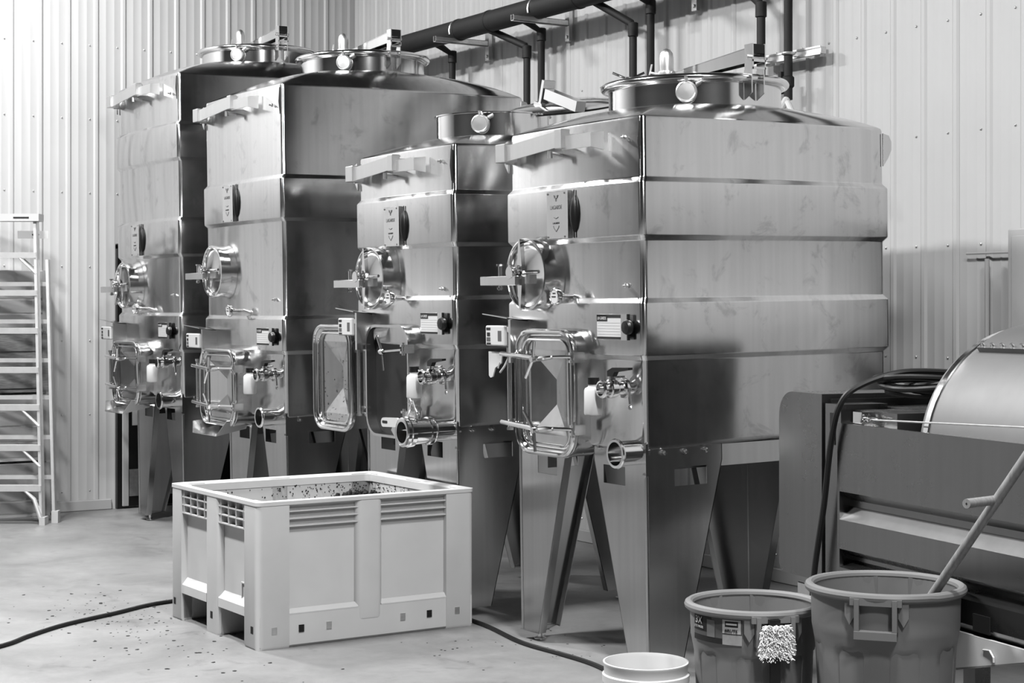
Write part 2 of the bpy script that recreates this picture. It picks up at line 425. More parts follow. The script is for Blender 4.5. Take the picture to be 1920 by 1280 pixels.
def make_tank(name, X0, W, D, zb, ztop, bands, neckr, rise, neckh, feat, label, bf=.022, bs=.03):
    t = empty(name, (X0, math.sin(TILT) * 1.0, 0), (TILT, 0, 0))
    tag(t, label, 'wine tank', 'square steel wine tanks along the wall')
    PR = .018
    # ---- body: stacked rings following the pressed bands
    lev = []   # (z, offset)
    lev += [(zb - .0, -.05), (zb + .004, -.02), (zb + .012, -.006), (zb + .03, 0.)]
    for (a, b2) in bands:
        lev += [(a - .016, 0.), (a - .010, .002), (a + .008, PR - .002), (a + .014, PR), (b2 - .014, PR), (b2 - .008, PR - .002), (b2 + .010, .002), (b2 + .016, 0.)]
    lev += [(ztop - .018, 0.), (ztop - .007, -.003), (ztop, -.012)]
    rings = []
    slope = .033
    for z, off in lev:
        o = outline(W, D, bf, bs, off)
        rings.append([(x, y, z + (slope * max(0, y) * max(0, 1 - (z - zb) / .25) if z < zb + .25 else 0)) for x, y in o])
    body = MB().rings(rings, True, False).build('body', 'tank', t, smooth=30)
    # ---- roof: loft from the outline to the neck circle
    cx, cy = -W / 2, D / 2
    o = outline(W, D, bf, bs, -.012); rr = []
    for k in range(9):
        u = k / 8; ring = []
        for x, y in o:
            a = math.atan2((y - cy) / D, (x - cx) / W); ex, ey = cx + neckr * math.cos(a), cy + neckr * math.sin(a)
            v = u ** .9
            ring.append((x + (ex - x) * u, y + (ey - y) * u, ztop + rise * (math.sin(v * PI / 2) * .75 + .25 * v)))
        rr.append(ring)
    MB().rings(rr, False, False).build('roof', 'tank', t, smooth=40)
    zn = ztop + rise; zt = zn + neckh
    neck = MB().lathe((cx, cy, 0), (0, 0, 1), [(neckr, zn - .02), (neckr, zt), (neckr + .012, zt + .002), (neckr + .012, zt + .008), (neckr - .006, zt + .008), (neckr - .006, zn - .02)], 64, cap=False).build('neck', 'poly', t)
    # port on the neck facing front-right
    pa = math.radians(-43); pn = V(math.cos(pa), math.sin(pa), 0); pc = V(cx, cy, zn + neckh * .5) + pn * neckr
    pm = MB().lathe(pc - pn * .01, pn, [(.026, 0), (.026, .03), (.05, .032), (.052, .04), (.05, .052), (.044, .056), (.04, .053), (.006, .055)], 20)
    sd = V(-pn.y, pn.x, 0)
    pm.cyl(pc + pn * .035 + sd * .045 + V(0, 0, .035), pc + pn * .035 + sd * .075 + V(0, 0, .05), .007, n=8)
    pm.cyl(pc + pn * .04 + V(0, 0, .045), pc + pn * .05 + V(0, 0, .07), .008, n=8)
    pm.build('neck_port', 'brk', t)
    # ---- lid
    if feat.get('open'):
        # disc lid swung up and away, resting behind the neck on the right
        hx, hy = cx + .12, cy + .42
        mat = Matrix.Translation((hx, hy, zt + .085)) @ Matrix.Rotation(math.radians(10), 4, 'X') @ Matrix.Rotation(math.radians(6), 4, 'Y')
        lm = MB().lathe((0, 0, 0), (0, 0, 1), [(.0, .03), (neckr * .55, .026), (neckr * .9, .012), (neckr + .01, .0), (neckr + .012, -.014), (neckr * .9, -.006), (.0, .0)], 48, cap=False)
        lo = lm.build('lid', 'poly', t); lo.data.transform(mat)
        gs = MB().torus((0, 0, -.016), (0, 0, 1), neckr - .015, .012); g = gs.build('gasket', 'black', lo); g.data.transform(mat)
        am = MB()
        ua = Vector((.95, .0, -.31)).normalized(); up = V(.31, 0, .95)
        c0 = V(cx + .17, cy + .28, zt + .135)
        am.obox(c0 + ua * .16, ua * .17, V(0, .032, 0), up * .03)
        am.build('lid_arm', 'poly', lo)
        cm = MB(); cm.obox(c0 - ua * .03, ua * .012, V(0, .04, 0), up * .075); cm.obox(c0 - ua * .04 - up * .07, ua * .04, V(0, .045, 0), up * .012)
        cm.build('lid_clamp', 'fit', lo)
    else:
        R1 = neckr + .018
        lid = MB().lathe((cx, cy, zt), (0, 0, 1), [(R1 - .02, .006), (R1 - .02, .03), (R1 * .8, .04), (R1 * .3, .052), (0, .054)], 64, cap=False).build('lid', 'tank', t)
        MB().torus((cx, cy, zt + .014), (0, 0, 1), R1 + .002, .02, 64, 12).build('lid_rim', 'poly', lid)
        # lid arm along X from hinge (-X) to clamp (+X)
        xa, xb = cx - neckr * .72, cx + R1 + .02
        za = zt + .055
        am = MB()
        rows0 = [(xa, za), (xb, za + .03), (xb, za + .10), (xa + .02, za + .035)]
        am.prism(rows0, lambda x, z: (x, cy - .035, z), lambda x, z: (x, cy - .03, z))
        am.prism(rows0, lambda x, z: (x, cy + .03, z), lambda x, z: (x, cy + .035, z))
        am.prism([(xa + .02, za + .032), (xb, za + .097), (xb, za + .102), (xa + .02, za + .037)], lambda x, z: (x, cy - .035, z), lambda x, z: (x, cy + .035, z))
        am.cyl((xa + .12, cy - .042, za + .03), (xa + .12, cy + .042, za + .03), .008, n=8)
        am.build('lid_arm', 'poly', lid)
        cm = MB()
        cm.box(xb - .03, xb + .03, cy - .04, cy - .034, zt + .05, zt + .17); cm.box(xb - .03, xb + .03, cy + .034, cy + .04, zt + .05, zt + .17)
        cm.box(xb + .024, xb + .03, cy - .04, cy + .04, zt + .085, zt + .095); cm.box(xb + .024, xb + .03, cy - .04, cy + .04, zt + .05, zt + .06)
        for dy in (-.04, .034):
            cm.prism([(xb - .035, zt + .05), (xb + .02, zt + .05), (xb + .02, zt - .06), (xb - .035, zt - .09)], lambda x, z: (x, cy + dy, z), lambda x, z: (x, cy + dy + .006, z))
        cm.cyl((xb, cy - .055, zt + .11), (xb, cy + .055, zt + .11), .011, n=8)
        cm.build('lid_clamp', 'fit', lid)
        MB().box(xb - .028, xb + .028, cy - .033, cy + .033, zt + .125, zt + .168).build('clamp_block', 'blackplastic', lid, smooth=0)
        # bullet-shaped relief valve
        vx, vy = cx - .08, cy - .11; vm = MB()
        vm.lathe((vx, vy, zt + .045), (0, 0, 1), [(.024, 0), (.024, .03), (.042, .032), (.044, .045), (.042, .055), (.035, .057), (.035, .075), (.036, .12), (.031, .145), (.018, .163), (.0, .17)], 20)
        vm.cyl((vx - .035, vy - .02, zt + .09), (vx - .075, vy - .045, zt + .10), .006, n=8); vm.obox((vx - .07, vy - .045, zt + .115), (.004, 0, 0), (0, .003, 0), (.01, 0, .025))
        vm.cyl((vx + .03, vy, zt + .09), (vx + .05, vy, zt + .09), .006, n=8)
        vm.build('relief_valve', 'brk', lid)
        if feat.get('tee'):
            hm = MB(); hx, hy = cx - .35, cy - .15
            hm.cyl((hx, hy, zt + .03), (hx, hy, zt + .10), .016, n=12); hm.box(hx - .06, hx + .09, hy - .05, hy + .05, zt + .03, zt + .052)
            hm.cyl((hx, hy, zt + .09), (hx - .05, hy - .06, zt + .125), .0065, n=8); hm.cyl((hx, hy, zt + .085), (hx + .06, hy + .06, zt + .12), .0065, n=8)
            hm.build('lid_handle', 'poly', lid)
    # ---- lugs, studs
    for (px, py, sx) in ((-W - .002, -.01, -1), (.03, D - .012, 1)):
        lg = MB(); prof = [(0, ztop - .03), (sx * .035, ztop - .04), (sx * .05, ztop - .07), (sx * .05, ztop - .11), (sx * .03, ztop - .15), (0, ztop - .19)]
        if px < -.1: lg.prism(prof, lambda a, z: (px + a, py, z), lambda a, z: (px + a, py + .008, z))
        else: lg.prism(prof, lambda a, z: (0 + a * .2, py + a * .9, z), lambda a, z: (.008 + a * .2, py + a * .9, z))
        lg.build('lifting_lug', 'fit', t)
    hm = MB()
    for z in (ztop - .075, ztop - .115): hm.cyl((-W - .03, -.0115, z), (-W - .03, -.006, z), .011, n=12)
    hm.build('lug_hole', 'dark', t)
    for z in feat['studs']:
        MB().lathe((-.11, -.012, z), (0, -1, 0), [(.011, 0), (.011, .01), (.005, .012), (.005, .026)], 8).build('stud', 'fit', t)
    # dark seam slot near the top of the front corner, tab under the bottom corner
    MB().tube([(-.012, -.004, ztop - .03), (-.012, -.008, ztop - .12), (-.012, -.004, ztop - .2)], [.004, .007, .003], 8).build('corner_seam', 'black', t)
    MB().box(-.022, .004, -.002, .012, zb - .1, zb + .04).cyl((-.009, -.002, zb - .1), (-.009, .012, zb - .1), .013, n=14).build('corner_tab', 'leg', t)
    # ---- catwalk bracket across the top of the front
    zk = ztop - .10
    bm_ = MB(); xl = -W + .03
    xm, xr = -W * .44, -W * .235
    bm_.bbox(xl, xl + .09, -.105, -.03, zk - .045, zk + .045, .003)
    bm_.obox(((xl + .05 + xm) / 2, -.095, zk + .012), ((xm - xl - .05) / 2, -.01, .018), (0, .004, 0), (0, 0, .038))
    bm_.obox(((xl + .05 + xm) / 2, -.07, zk + .047), ((xm - xl - .05) / 2, -.01, .018), (0, .025, 0), (0, 0, .003))
    bm_.bbox(xm - .03, xm + .03, -.125, -.075, zk - .02, zk + .07, .003)
    bm_.obox(((xm + xr) / 2, -.10, zk + .005), ((xr - xm) / 2, 0, 0), (0, .004, 0), (0, 0, .032))
    bm_.prism([(-.104, zk - .028), (-.03, zk - .04), (-.03, zk + .045), (-.104, zk + .036)], lambda y, z: (xr, y, z), lambda y, z: (xr + .012, y, z))
    bm_.box(xm - .012, xm + .012, -.08, -.015, zk - .02, zk + .05)
    bm_.cyl((xm - .12, -.09, zk - .02), (xm - .12, -.09, zk - .055), .012, n=8); bm_.cyl((xm - .12, -.09, zk - .03), (xm - .12, -.02, zk - .04), .01, n=8)
    bm_.box(xl, xl + .012, -.05, .0, zk - .05, zk + .05)
    bm_.build('catwalk_bracket', 'brk', t)
    # ---- name plate and its holder
    px0, pz0, pz1 = feat['plate']
    pl = MB().bbox(px0, px0 + .17, -.052, -.044, pz0, pz1, .002).build('name_plate', 'label' if 0 else 'fit', t)
    hb = MB().box(px0 + .17, px0 + .19, -.058, -.015, pz0, pz1).box(px0 + .02, px0 + .15, -.046, -.015, pz0 + .02, pz0 + .04).box(px0 + .02, px0 + .15, -.046, -.015, pz1 - .04, pz1 - .02)
    hb.prism([(px0 + .19, pz0), (px0 + .27, pz0), (px0 + .27, pz1 - .02), (px0 + .25, pz1), (px0 + .19, pz1)], lambda x, z: (x, -.025, z), lambda x, z: (x, -.02, z))
    hb.build('plate_holder', 'fit', t)
    # leaf-shaped black bumper with its pin
    lf = MB(); cxl = px0 + .225; cz = (pz0 + pz1) / 2; hh = (pz1 - pz0) / 2
    prof = [(.003, -hh), (.003, -hh * .78), (.012, -hh * .62), (.019, -hh * .3), (.021, 0), (.019, hh * .3), (.012, hh * .62), (.003, hh * .78), (.003, hh)]
    lf.lathe((cxl, -.045, cz), (0, 0, 1), prof, 14); lf.build('bumper', 'blackplastic', t)
    F = lambda x, z: face_m((x, -.0525, z), (1, 0, 0), (0, 0, 1))
    pcx = px0 + .082; hgt = pz1 - pz0
    text_mesh('maker_lettering', 'LAGARDE', .028, 'midprint', pl, F(pcx, pz0 + hgt * .66), sx=.82)
    mk = MB(); zc = pz0 + hgt * .86
    mk.box(pcx - .004, pcx + .004, -.0535, -.052, zc - .016, zc + .002)
    for s_ in (-1, 1):
        mk.tube([(pcx, -.0528, zc - .004), (pcx + s_ * .012, -.0528, zc + .002), (pcx + s_ * .018, -.0528, zc + .014)], .0022, 5)
        mk.tube([(pcx + s_ * .010, -.0528, zc + .002), (pcx + s_ * .009, -.0528, zc + .012)], .0018, 5)
    zc = pz0 + hgt * .33
    for s_ in (-1, 1):
        mk.tube([(pcx, -.0528, zc - .04), (pcx + s_ * .02, -.0528, zc - .022), (pcx + s_ * .024, -.0528, zc - .012)], .0015, 5)
        mk.tube([(pcx, -.0528, zc + .022), (pcx + s_ * .018, -.0528, zc + .028)], .0022, 5)
    mk.build('maker_emblem', 'midprint', pl)
    text_mesh('plate_banner', 'LAGARDE', .013, 'print', pl, F(pcx, zc))
    for z, s_ in ((pz0 + hgt * .12, .012),): text_mesh('plate_number', 'NO 20', s_, 'midprint', pl, F(pcx - .03, z)) if 0 else None
    sm = MB()
    for x in (px0 + .012, px0 + .155):
        for z in (pz0 + .01, pz1 - .01): sm.lathe((x, -.051, z), (0, -1, 0), [(.005, 0), (.005, .004), (.002, .005)], 8)
    sm.build('rivet', 'midprint', pl)
    # ---- round manway
    mx, mz, mr = feat['man']; pd = .095
    mw = MB().lathe((mx, .01, mz), (0, -1, 0), [(mr, 0), (mr, pd - .02), (mr + .006, pd - .018), (mr + .006, pd + .008), (mr - .002, pd + .01), (mr - .005, pd + .004), (mr - .006, .03), (mr - .006, 0)], 48, cap=False).build('manway', 'poly', t)
    MB().lathe((mx, .01, mz), (0, -1, 0), [(mr - .008, pd - .02), (mr - .02, pd - .035), (mr * .6, pd - .055), (mr * .25, pd - .062), (0, pd - .062)], 40, cap=False).build('manway_cover', 'poly', mw)
    yk = -.01 - pd
    if feat['cross'] is not None:
        a = math.radians(feat['cross']); ua = V(math.sin(a), 0, math.cos(a)); ub = V(math.cos(a), 0, -math.sin(a))
        cb = MB(); c0 = V(mx - .0, yk - .012, mz)
        prof = [(-mr, .006), (0, .026), (mr, .006), (mr, -.006), (0, -.022), (-mr, -.006)]
        cb.prism(prof, lambda l, wv: c0 + ua * l + ub * wv + V(0, -.012, 0), lambda l, wv: c0 + ua * l + ub * wv * .6 + V(0, .014, 0))
        cb.build('crossbar', 'poly', mw)
    kb = MB()
    kb.lathe((mx - .03, yk - .065, mz + .01), (0, 1, 0), [(.03, 0), (.033, .01), (.03, .022), (.016, .03), (.014, .07)], 16)
    for a in range(4):
        aa = a * PI / 2 + .5; kb.lathe((mx - .03 + .028 * math.cos(aa), yk - .05, mz + .01 + .028 * math.sin(aa)), (0, 1, 0), [(.012, 0), (.012, .02)], 8)
    kb.cyl((mx - .03, yk - .02, mz + .01), (mx + .12, yk + .01, mz + .012), .009, n=8)
    kb.build('clamp_knob', 'poly', mw)
    ha = MB().bbox(mx - .31, mx + .02, yk - .06, yk - .035, mz - .052, mz - .006, .003)
    ha.cyl((mx - mr - .045, yk - .0, mz + .05), (mx - mr - .045, yk - .0, mz - .075), .01, n=10)
    ha.lathe((mx - mr - .045, yk, mz + .045), (0, 0, 1), [(.018, 0), (.018, .01)], 8); ha.lathe((mx - mr - .045, yk, mz - .072), (0, 0, 1), [(.016, 0), (.016, .012)], 8)
    ha.box(mx - mr - .055, mx - mr + .02, yk - .02, yk + .02, mz - .04, mz - .02); ha.box(mx + .03, mx + .07, yk - .03, yk + .03, mz - .045, mz + .0)
    ha.build('hinge_arm', 'fit', mw)
    # ---- thermometer
    tx, tz = feat['thermo']
    th = MB().lathe((tx, .0, tz), (0, -1, 0), [(.03, 0), (.03, .02), (.012, .022), (.012, .075), (.018, .078), (.018, .1), (.036, .102), (.04, .108), (.04, .128), (.036, .131), (.034, .126), (0, .126)], 24).build('thermometer', 'poly', t)
    MB().lathe((tx, -.1265, tz), (0, -1, 0), [(.032, 0), (.032, .001)], 24).build('dial', 'label', th)
    MB().box(tx - .02, tx + .014, -.1295, -.128, tz - .002, tz + .002).box(tx - .012, tx + .012, -.1295, -.128, tz + .014, tz + .018).build('needle', 'print', th, smooth=0)
    # ---- card holder (white card, black band, black knob)
    gx0, gx1, gz0, gz1 = feat['card']; Y = -.042
    ch = MB().bbox(gx0, gx1 - .0, Y, Y + .006, gz0, gz1, .001).box(gx1, gx1 + .045, Y - .004, Y + .006, gz0, gz1).box(gx0 + .02, gx1, Y + .006, -.012, gz0 + .03, gz0 + .05).build('card_holder', 'fit', t)
    MB().box(gx0 + .003, gx1 - .003, Y - .0015, Y + .001, gz0 + .003, gz1 - .003).build('card', 'label', ch, smooth=0)
    pr = MB().box(gx0 + .003, gx1 - .003, Y - .003, Y - .001, gz1 - .016, gz1 - .003).box(gx0 + .003, gx0 + .085, Y - .003, Y - .001, gz1 - .032, gz1 - .003).box(gx0 + .003, gx1 - .003, Y - .003, Y - .001, gz0 + .003, gz0 + .014)
    pr.build('card_band', 'print', ch, smooth=0)
    text_mesh('card_lettering', 'LA GARDE', .02, 'label', ch, face_m((gx0 + .044, Y - .0032, gz1 - .0195), (1, 0, 0), (0, 0, 1)), thick=.0004, sx=.72)
    ln = MB()
    for k in range(5): ln.box(gx0 + .01, gx1 - .01, Y - .0022, Y - .001, gz0 + .025 + k * .013, gz0 + .0256 + k * .013)
    ln.build('card_lines', 'galv', ch, smooth=0)
    kcx, kz = gx1 + .05, (gz0 + gz1) / 2
    MB().lathe((kcx + .008, Y - .02, kz), (0, 1, 0), [(.0, -.008), (.028, -.004), (.034, .006), (.032, .02), (.02, .026), (.0, .03)], 20).box(kcx - .0, kcx + .006, Y - .006, Y + .006, gz0, gz1).build('card_knob', 'blackplastic', ch)
    # ---- rectangular hatch with door
    dx0, dx1, dz0, dz1 = feat['door']; dw, dh = dx1 - dx0, dz1 - dz0; dcx, dcz = (dx0 + dx1) / 2, (dz0 + dz1) / 2
    rad = .11; pd = feat.get('dpd', .095); o2 = rrect(dw, dh, rad)
    hr = []
    for sc_, y in ((1.0, .03), (1.0, -pd + .012), (1.012, -pd + .01), (1.012, -pd), (.965, -pd), (.965, .03)):
        hr.append([(dcx + x * (dw * sc_ + (0 if sc_ == 1 else 0)) / dw, y, dcz + z * sc_) for x, z in o2])
    hatch = MB().rings(hr, False, False).build('hatch_frame', 'tank', t)
    if feat.get('dooropen'):
        MB().rings([[(dcx + x * .963, -.026, dcz + z * .963) for x, z in o2], [(dcx + x * .963, -.034, dcz + z * .963) for x, z in o2]]).build('hatch_shade_plate', 'dark', hatch, smooth=0)  # near-black plate over the uncut body, painted as the shade inside the tank
    lugx = dx1 + .004
    # panel geometry in its own plane: u across (0..dw from hinge), w height; inside=True shows the inner face
    def door_panel(place, parent, inside=False):
        outer = rrect(dw * .98, dh * .98, rad * .95); inn = rrect(dw * .80, dh * .84, rad * .6)
        b = MB(); n = len(outer)
        r1 = [place(x, z, 0) for x, z in outer]; r2 = [place(x * .93, z * .95, .012) for x, z in outer]; r3 = [place(x, z, -.012) for x, z in inn]
        # envelope-folded middle: four facets meeting on a short vertical ridge
        b.rings([[place(x, z, -.012) for x, z in outer], r1, r2, r3], False, False)
        hw, hh_ = dw * .31, dh * .34
        k = [place(hw, hh_, -.012), place(-hw, hh_, -.012), place(-hw, -hh_, -.012), place(hw, -hh_, -.012)]
        ra, rb = place(0, dh * .10, -.058), place(0, -dh * .10, -.058)
        b.add(k + [ra, rb], [(0, 1, 4), (1, 2, 5, 4), (2, 3, 5), (3, 0, 4, 5)])
        c7 = n // 4; fs = []
        for q in range(4):
            for m_ in range(c7 - 1): fs.append((q * c7 + m_, q * c7 + m_ + 1, n + q))
            fs.append((q * c7 + c7 - 1, ((q + 1) * c7) % n, n + (q + 1) % 4, n + q))
        b.add(r3 + k, fs)
        p = b.build('door_panel', 'tank', parent, smooth=20)
        MB().tube([place(x, z, .012) for x, z in rrect(dw * .97, dh * .97, rad * .95, 8)], .011, 10, closed=True).build('door_rim', 'poly', p)
        MB().tube([place(x, z, .006) for x, z in rrect(dw * .80, dh * .84, rad * .62, 8)], .006, 8, closed=True).build('door_bead', 'poly', p)
        return p
    yf = -pd - .004
    hgx = dx0 - .055
    if feat.get('dooropen'):
        hx = dx0 - .06
        place = lambda x, z, o: V(hx - dw / 2 - .05 + x, yf - .02 - o, dcz + z)
        dp = door_panel(place, t)
        # rotated T-handle on the right lug
        yy = yf - .045; zc = dz1 - .13
        hm = MB().cyl((dx1 - .01, yf - .03, zc), (dx1 - .17, yy - .02, zc - .012), .0075, n=8)
        c0 = V(dx1 - .17, yy - .02, zc - .012)
        hm.cyl(c0 + V(-.055, 0, .085), c0, .008, n=8).cyl(c0, c0 + V(.02, 0, -.105), .008, n=8).lathe(c0 + V(.02, .0, 0), (-1, -.1, 0), [(.014, 0), (.018, .02), (.012, .04)], 10)
        hm.build('door_clamp', 'poly', t)
        gk = MB()
        for _ in range(46):
            x, z = R_.uniform(-.4, .4) * dw, R_.uniform(-.45, .3) * dh
            if abs(x) > dw * .3 or R_.random() < .5:
                c = place(x, z, .016); gk.lathe(c, (0, -1, 0), [(R_.uniform(.002, .007), 0), (.001, .004)], 5)
        g = gk.build('grape_skins', 'pomace', dp); g['kind'] = 'stuff'
    else:
        place = lambda x, z, o: V(dcx + x, yf - o, dcz + z)
        door_panel(place, t)
        for zc, hand in ((dz1 - .125, 1), (dz0 + .135, -1)):
            cl = MB(); yy = yf - .04
            cl.tube([(hgx - .05, yy + .01, zc + .004), (dcx + .02, yy - .03, zc - .008)], .0125, 10)
            cl.tube([(dcx + .0, yy - .025, zc - .012), (dcx + .09, yy - .03, zc - .004), (dcx + .14, yy - .02, zc)], [.011, .014, .009], 8)
            cl.cyl((dcx + .1, yy - .022, zc), (dx1 + .004, yy + .012, zc + .004), .0085, n=8)
            c0 = V(dcx + .015, yy - .045, zc - .012)
            cl.cyl(c0 + V(0, .01, 0), c0 + V(0, -.012, 0), .014, n=10)
            if hand > 0: cl.cyl(c0, c0 + V(.012, 0, .085), .0075, n=8).cyl(c0, c0 + V(-.065, 0, -.09), .0075, n=8)
            else: cl.cyl(c0, c0 + V(-.085, 0, .085), .0075, n=8).cyl(c0, c0 + V(.01, 0, -.10), .0075, n=8)
            cl.build('door_clamp', 'poly', t)
    for zc in (dz1 - .125, dz0 + .135):
        lg = MB()
        lg.box(dx1 - .004, dx1 + .012, -pd - .045, -pd + .03, zc + .012, zc + .024); lg.box(dx1 - .004, dx1 + .012, -pd - .045, -pd + .03, zc - .024, zc - .012)
        lg.cyl((dx1 + .004, -pd - .028, zc - .035), (dx1 + .004, -pd - .028, zc + .035), .009, n=10)
        lg.box(dx1 + .002, dx1 + .02, -pd - .03, -pd + .03, zc - .022, zc + .022)
        lg.build('clamp_lug', 'fit', t)
        MB().box(hgx - .02, dx0 + .01, -pd + .0, -pd + .025, zc + .012, zc + .022).box(hgx - .02, dx0 + .01, -pd, -pd + .025, zc - .022, zc - .012).box(hgx - .006, hgx + .006, -pd + .002, -pd + .023, zc - .013, zc + .013).build('hinge_lug', 'fit', t)
    hp = MB().cyl((hgx - .015, -pd - .01, dz0 + .10), (hgx - .015, -pd - .01, dz1 - .08), .011, n=12).cyl((hgx + .02, -pd + .006, dz0 + .14), (hgx + .02, -pd + .006, dz1 - .12), .006, n=8)
    for z in (dz0 + .10, dz1 - .09): hp.lathe((hgx - .015, -pd - .01, z), (0, 0, 1), [(.017, 0), (.017, .014)], 8)
    hp.build('hinge_post', 'fit', t)
    if feat.get('tray'):
        tm = MB(); zt_ = dz0 - .01
        a0, a1 = dx0 + .03, dx1 - .10
        tm.add([(a0, -.02, zt_ - .01), (a1, -.02, zt_ - .01), (a0 + .02, -pd - .10, zt_ - .055), (a1 - .04, -pd - .10, zt_ - .055), (a0 - .05, -pd - .07, zt_ + .02), (a1 + .05, -pd - .06, zt_ + .05), (a0 - .03, -.02, zt_ + .03), (a1 + .03, -.02, zt_ + .05)],
               [(0, 1, 3, 2), (0, 2, 4, 6), (1, 7, 5, 3)])
        o = tm.build('spout_tray', 'fit', t, smooth=0)
        md = o.modifiers.new('thickness', 'SOLIDIFY'); md.thickness = .004
    # ---- sample valve with black lever
    sx, sz = feat['valve']
    sv = MB().lathe((sx, .0, sz), (0, -1, 0), [(.03, 0), (.03, .03), (.044, .032), (.046, .04), (.044, .052), (.03, .054), (.03, .085), (.04, .09), (.042, .1), (.042, .125), (.034, .13), (.03, .15), (.04, .152), (.042, .165), (.038, .17), (.03, .172)], 20, cap=False)
    sv.lathe((sx, 0, sz), (0, -1, 0), [(.028, .172), (.027, .13), (0, .13)], 20, cap=False)
    sv.cyl((sx, -.105, sz), (sx, -.105, sz + .07), .014, n=10)
    sv.cyl((sx + .04, -.045, sz - .0), (sx + .05, -.045, sz - .07), .006, n=8).lathe((sx + .05, -.045, sz - .085), (0, 1, 0), [(.01, -.004), (.012, 0), (.01, .004)], 8)
    sv.tube([(sx - .01, -.09, sz + .05), (sx + .06, -.075, sz + .055)], .005, 6)
    sv = sv.build('sample_valve', 'poly', t)
    MB().prism([(-.02, .055), (.02, .055), (.035, .075), (.14, .088), (.14, .098), (.02, .095), (-.02, .08)], lambda l, z: (sx + l, -.12, sz + z), lambda l, z: (sx + l, -.095, sz + z)).build('valve_lever', 'blackplastic', sv)
    # ---- outlet stub or butterfly valve
    ox, oz = feat['stub']
    st = MB().lathe((ox, .03, oz), (0, -1, 0), [(.056, 0), (.056, .14), (.066, .142), (.068, .15), (.064, .156), (.053, .156), (.051, .05), (.0, .05)], 28, cap=False)
    st = st.build('outlet_stub', 'poly', t)
    if feat.get('butterfly'):
        bv = MB().lathe((ox, -.12, oz), (0, -1, 0), [(.06, 0), (.075, .01), (.075, .03), (.068, .034), (.07, .12), (.08, .124), (.082, .15), (.076, .155), (.078, .175), (.07, .18), (.056, .18), (.052, .06), (0, .06)], 28, cap=False)
        bv.cyl((ox, -.19, oz + .06), (ox, -.19, oz + .12), .012, n=10)
        bv.build('butterfly_valve', 'poly', st)
        lv = MB().tube([(ox - .02, -.20, oz + .13), (ox - .09, -.21, oz + .15)], .006, 8)
        for k, (a, b2) in enumerate((((-.05, .17), (.03, .10)), ((-.02, .16), (-.09, .06)), ((-.09, .06), (-.16, -.03)), ((-.02, .16), (.03, .085)))):
            lv.tube([(ox + a[0], -.22, oz + a[1]), (ox + b2[0], -.22, oz + b2[1])], .007, 8)
        lv.torus((ox - .09, -.222, oz + .06), (0, 1, 0), .013, .006, 16, 6); lv.cyl((ox - .02, -.2, oz + .10), (ox + .02, -.2, oz + .12), .013, n=10)
        lv.build('valve_linkage', 'fit', st)
        hd = MB(); c = V(ox - .31, -.2, oz + .03)
        pts = [(-.02, 0)] ; prof = rrect(.20, .05, .024, 6)
        hd.prism(prof, lambda a, z: c + V(a, -.006, z + a * .04), lambda a, z: c + V(a, .006, z + a * .04)); hd.build('valve_handle', 'label', st)
        MB().prism(rrect(.06, .014, .007, 4), lambda a, z: c + V(a - .055, -.0075, z), lambda a, z: c + V(a - .055, -.0055, z)).build('handle_slot', 'dark', st, smooth=0)
        tr = MB(); y0 = -.15
        tr.prism([(-.40, -.02), (-.36, .03), (-.16, .02), (-.14, -.03), (-.20, -.075), (-.34, -.07)], lambda a, z: (ox + a, y0, oz + z), lambda a, z: (ox + a, y0 + .09, oz + z + .02)); tr.build('juice_spout', 'fit', st)
    # ---- temperature controller on a bracket with a sloping hood
    qx0, qx1, qz0, qz1 = feat['ctrl']
    cb = MB().box(qx1 + .01, qx1 + .03, -.14, .0, qz0 - .08, qz1 + .03)
    cb.prism([(-.16, qz1 + .035), (-.04, qz1 + .02), (-.04, qz1 + .025), (-.16, qz1 + .04)], lambda y, z: (qx0 - .01, y, z + .02), lambda y, z: (qx1 + .03, y, z)); cb.build('control_bracket', 'fit', t)
    bx_ = MB().bbox(qx0, qx1 - .02, -.15, -.05, qz0, qz1, .006).bbox(qx1 - .03, qx1 + .01, -.13, -.07, qz1 - .035, qz1 - .004, .004).cyl((qx1 - .04, -.10, qz0), (qx1 - .04, -.10, qz0 - .03), .018, n=10).build('control_box', 'label', t)
    MB().box(qx0 + .012, qx0 + .05, -.1515, -.1495, qz1 - .022, qz1 - .01).build('control_heading', 'print', bx_, smooth=0)
    MB().box(qx0 + .018, qx0 + .046, -.1515, -.1495, qz1 - .052, qz1 - .034).build('control_display', 'print', bx_, smooth=0)
    MB().box(qx0 + .014, qx0 + .052, -.1515, -.1495, qz0 + .008, qz0 + .016).build('control_footing', 'print', bx_, smooth=0)
    MB().box(qx1 - .07, qx1 - .038, -.1512, -.1495, qz0 + .025, qz1 - .025).box(qx0 + .014, qx0 + .048, -.1512, -.1495, qz0 + .022, qz0 + .042).build('control_label', 'midprint', bx_, smooth=0)
    if feat.get('guard'):
        gm = MB().prism([(0, 0), (.13, 0), (.12, -.055), (.06, -.08), (.035, -.125), (.015, -.13), (.0, -.12)], lambda a, z: (qx0 - .02 + a, -.12, qz0 - .03 + z), lambda a, z: (qx0 - .02 + a, -.113, qz0 - .03 + z))
        gm.build('cable_guard', 'label', t)
        MB().tube([(qx1 - .0, -.13, qz0 - .05), (qx1 - .03, -.14, qz0 - .10), (qx1 - .07, -.14, qz0 - .13)], .005, 6).tube([(qx0 + .10, -.13, qz0 - .08), (qx0 + .085, -.13, qz0 - .11)], .004, 6).build('control_cable', 'label', t)
    # ---- legs and base rails
    lz = zb + .03
    fw = .41 if W < 1.2 else .38; sw = .44
    lx = feat['lx']
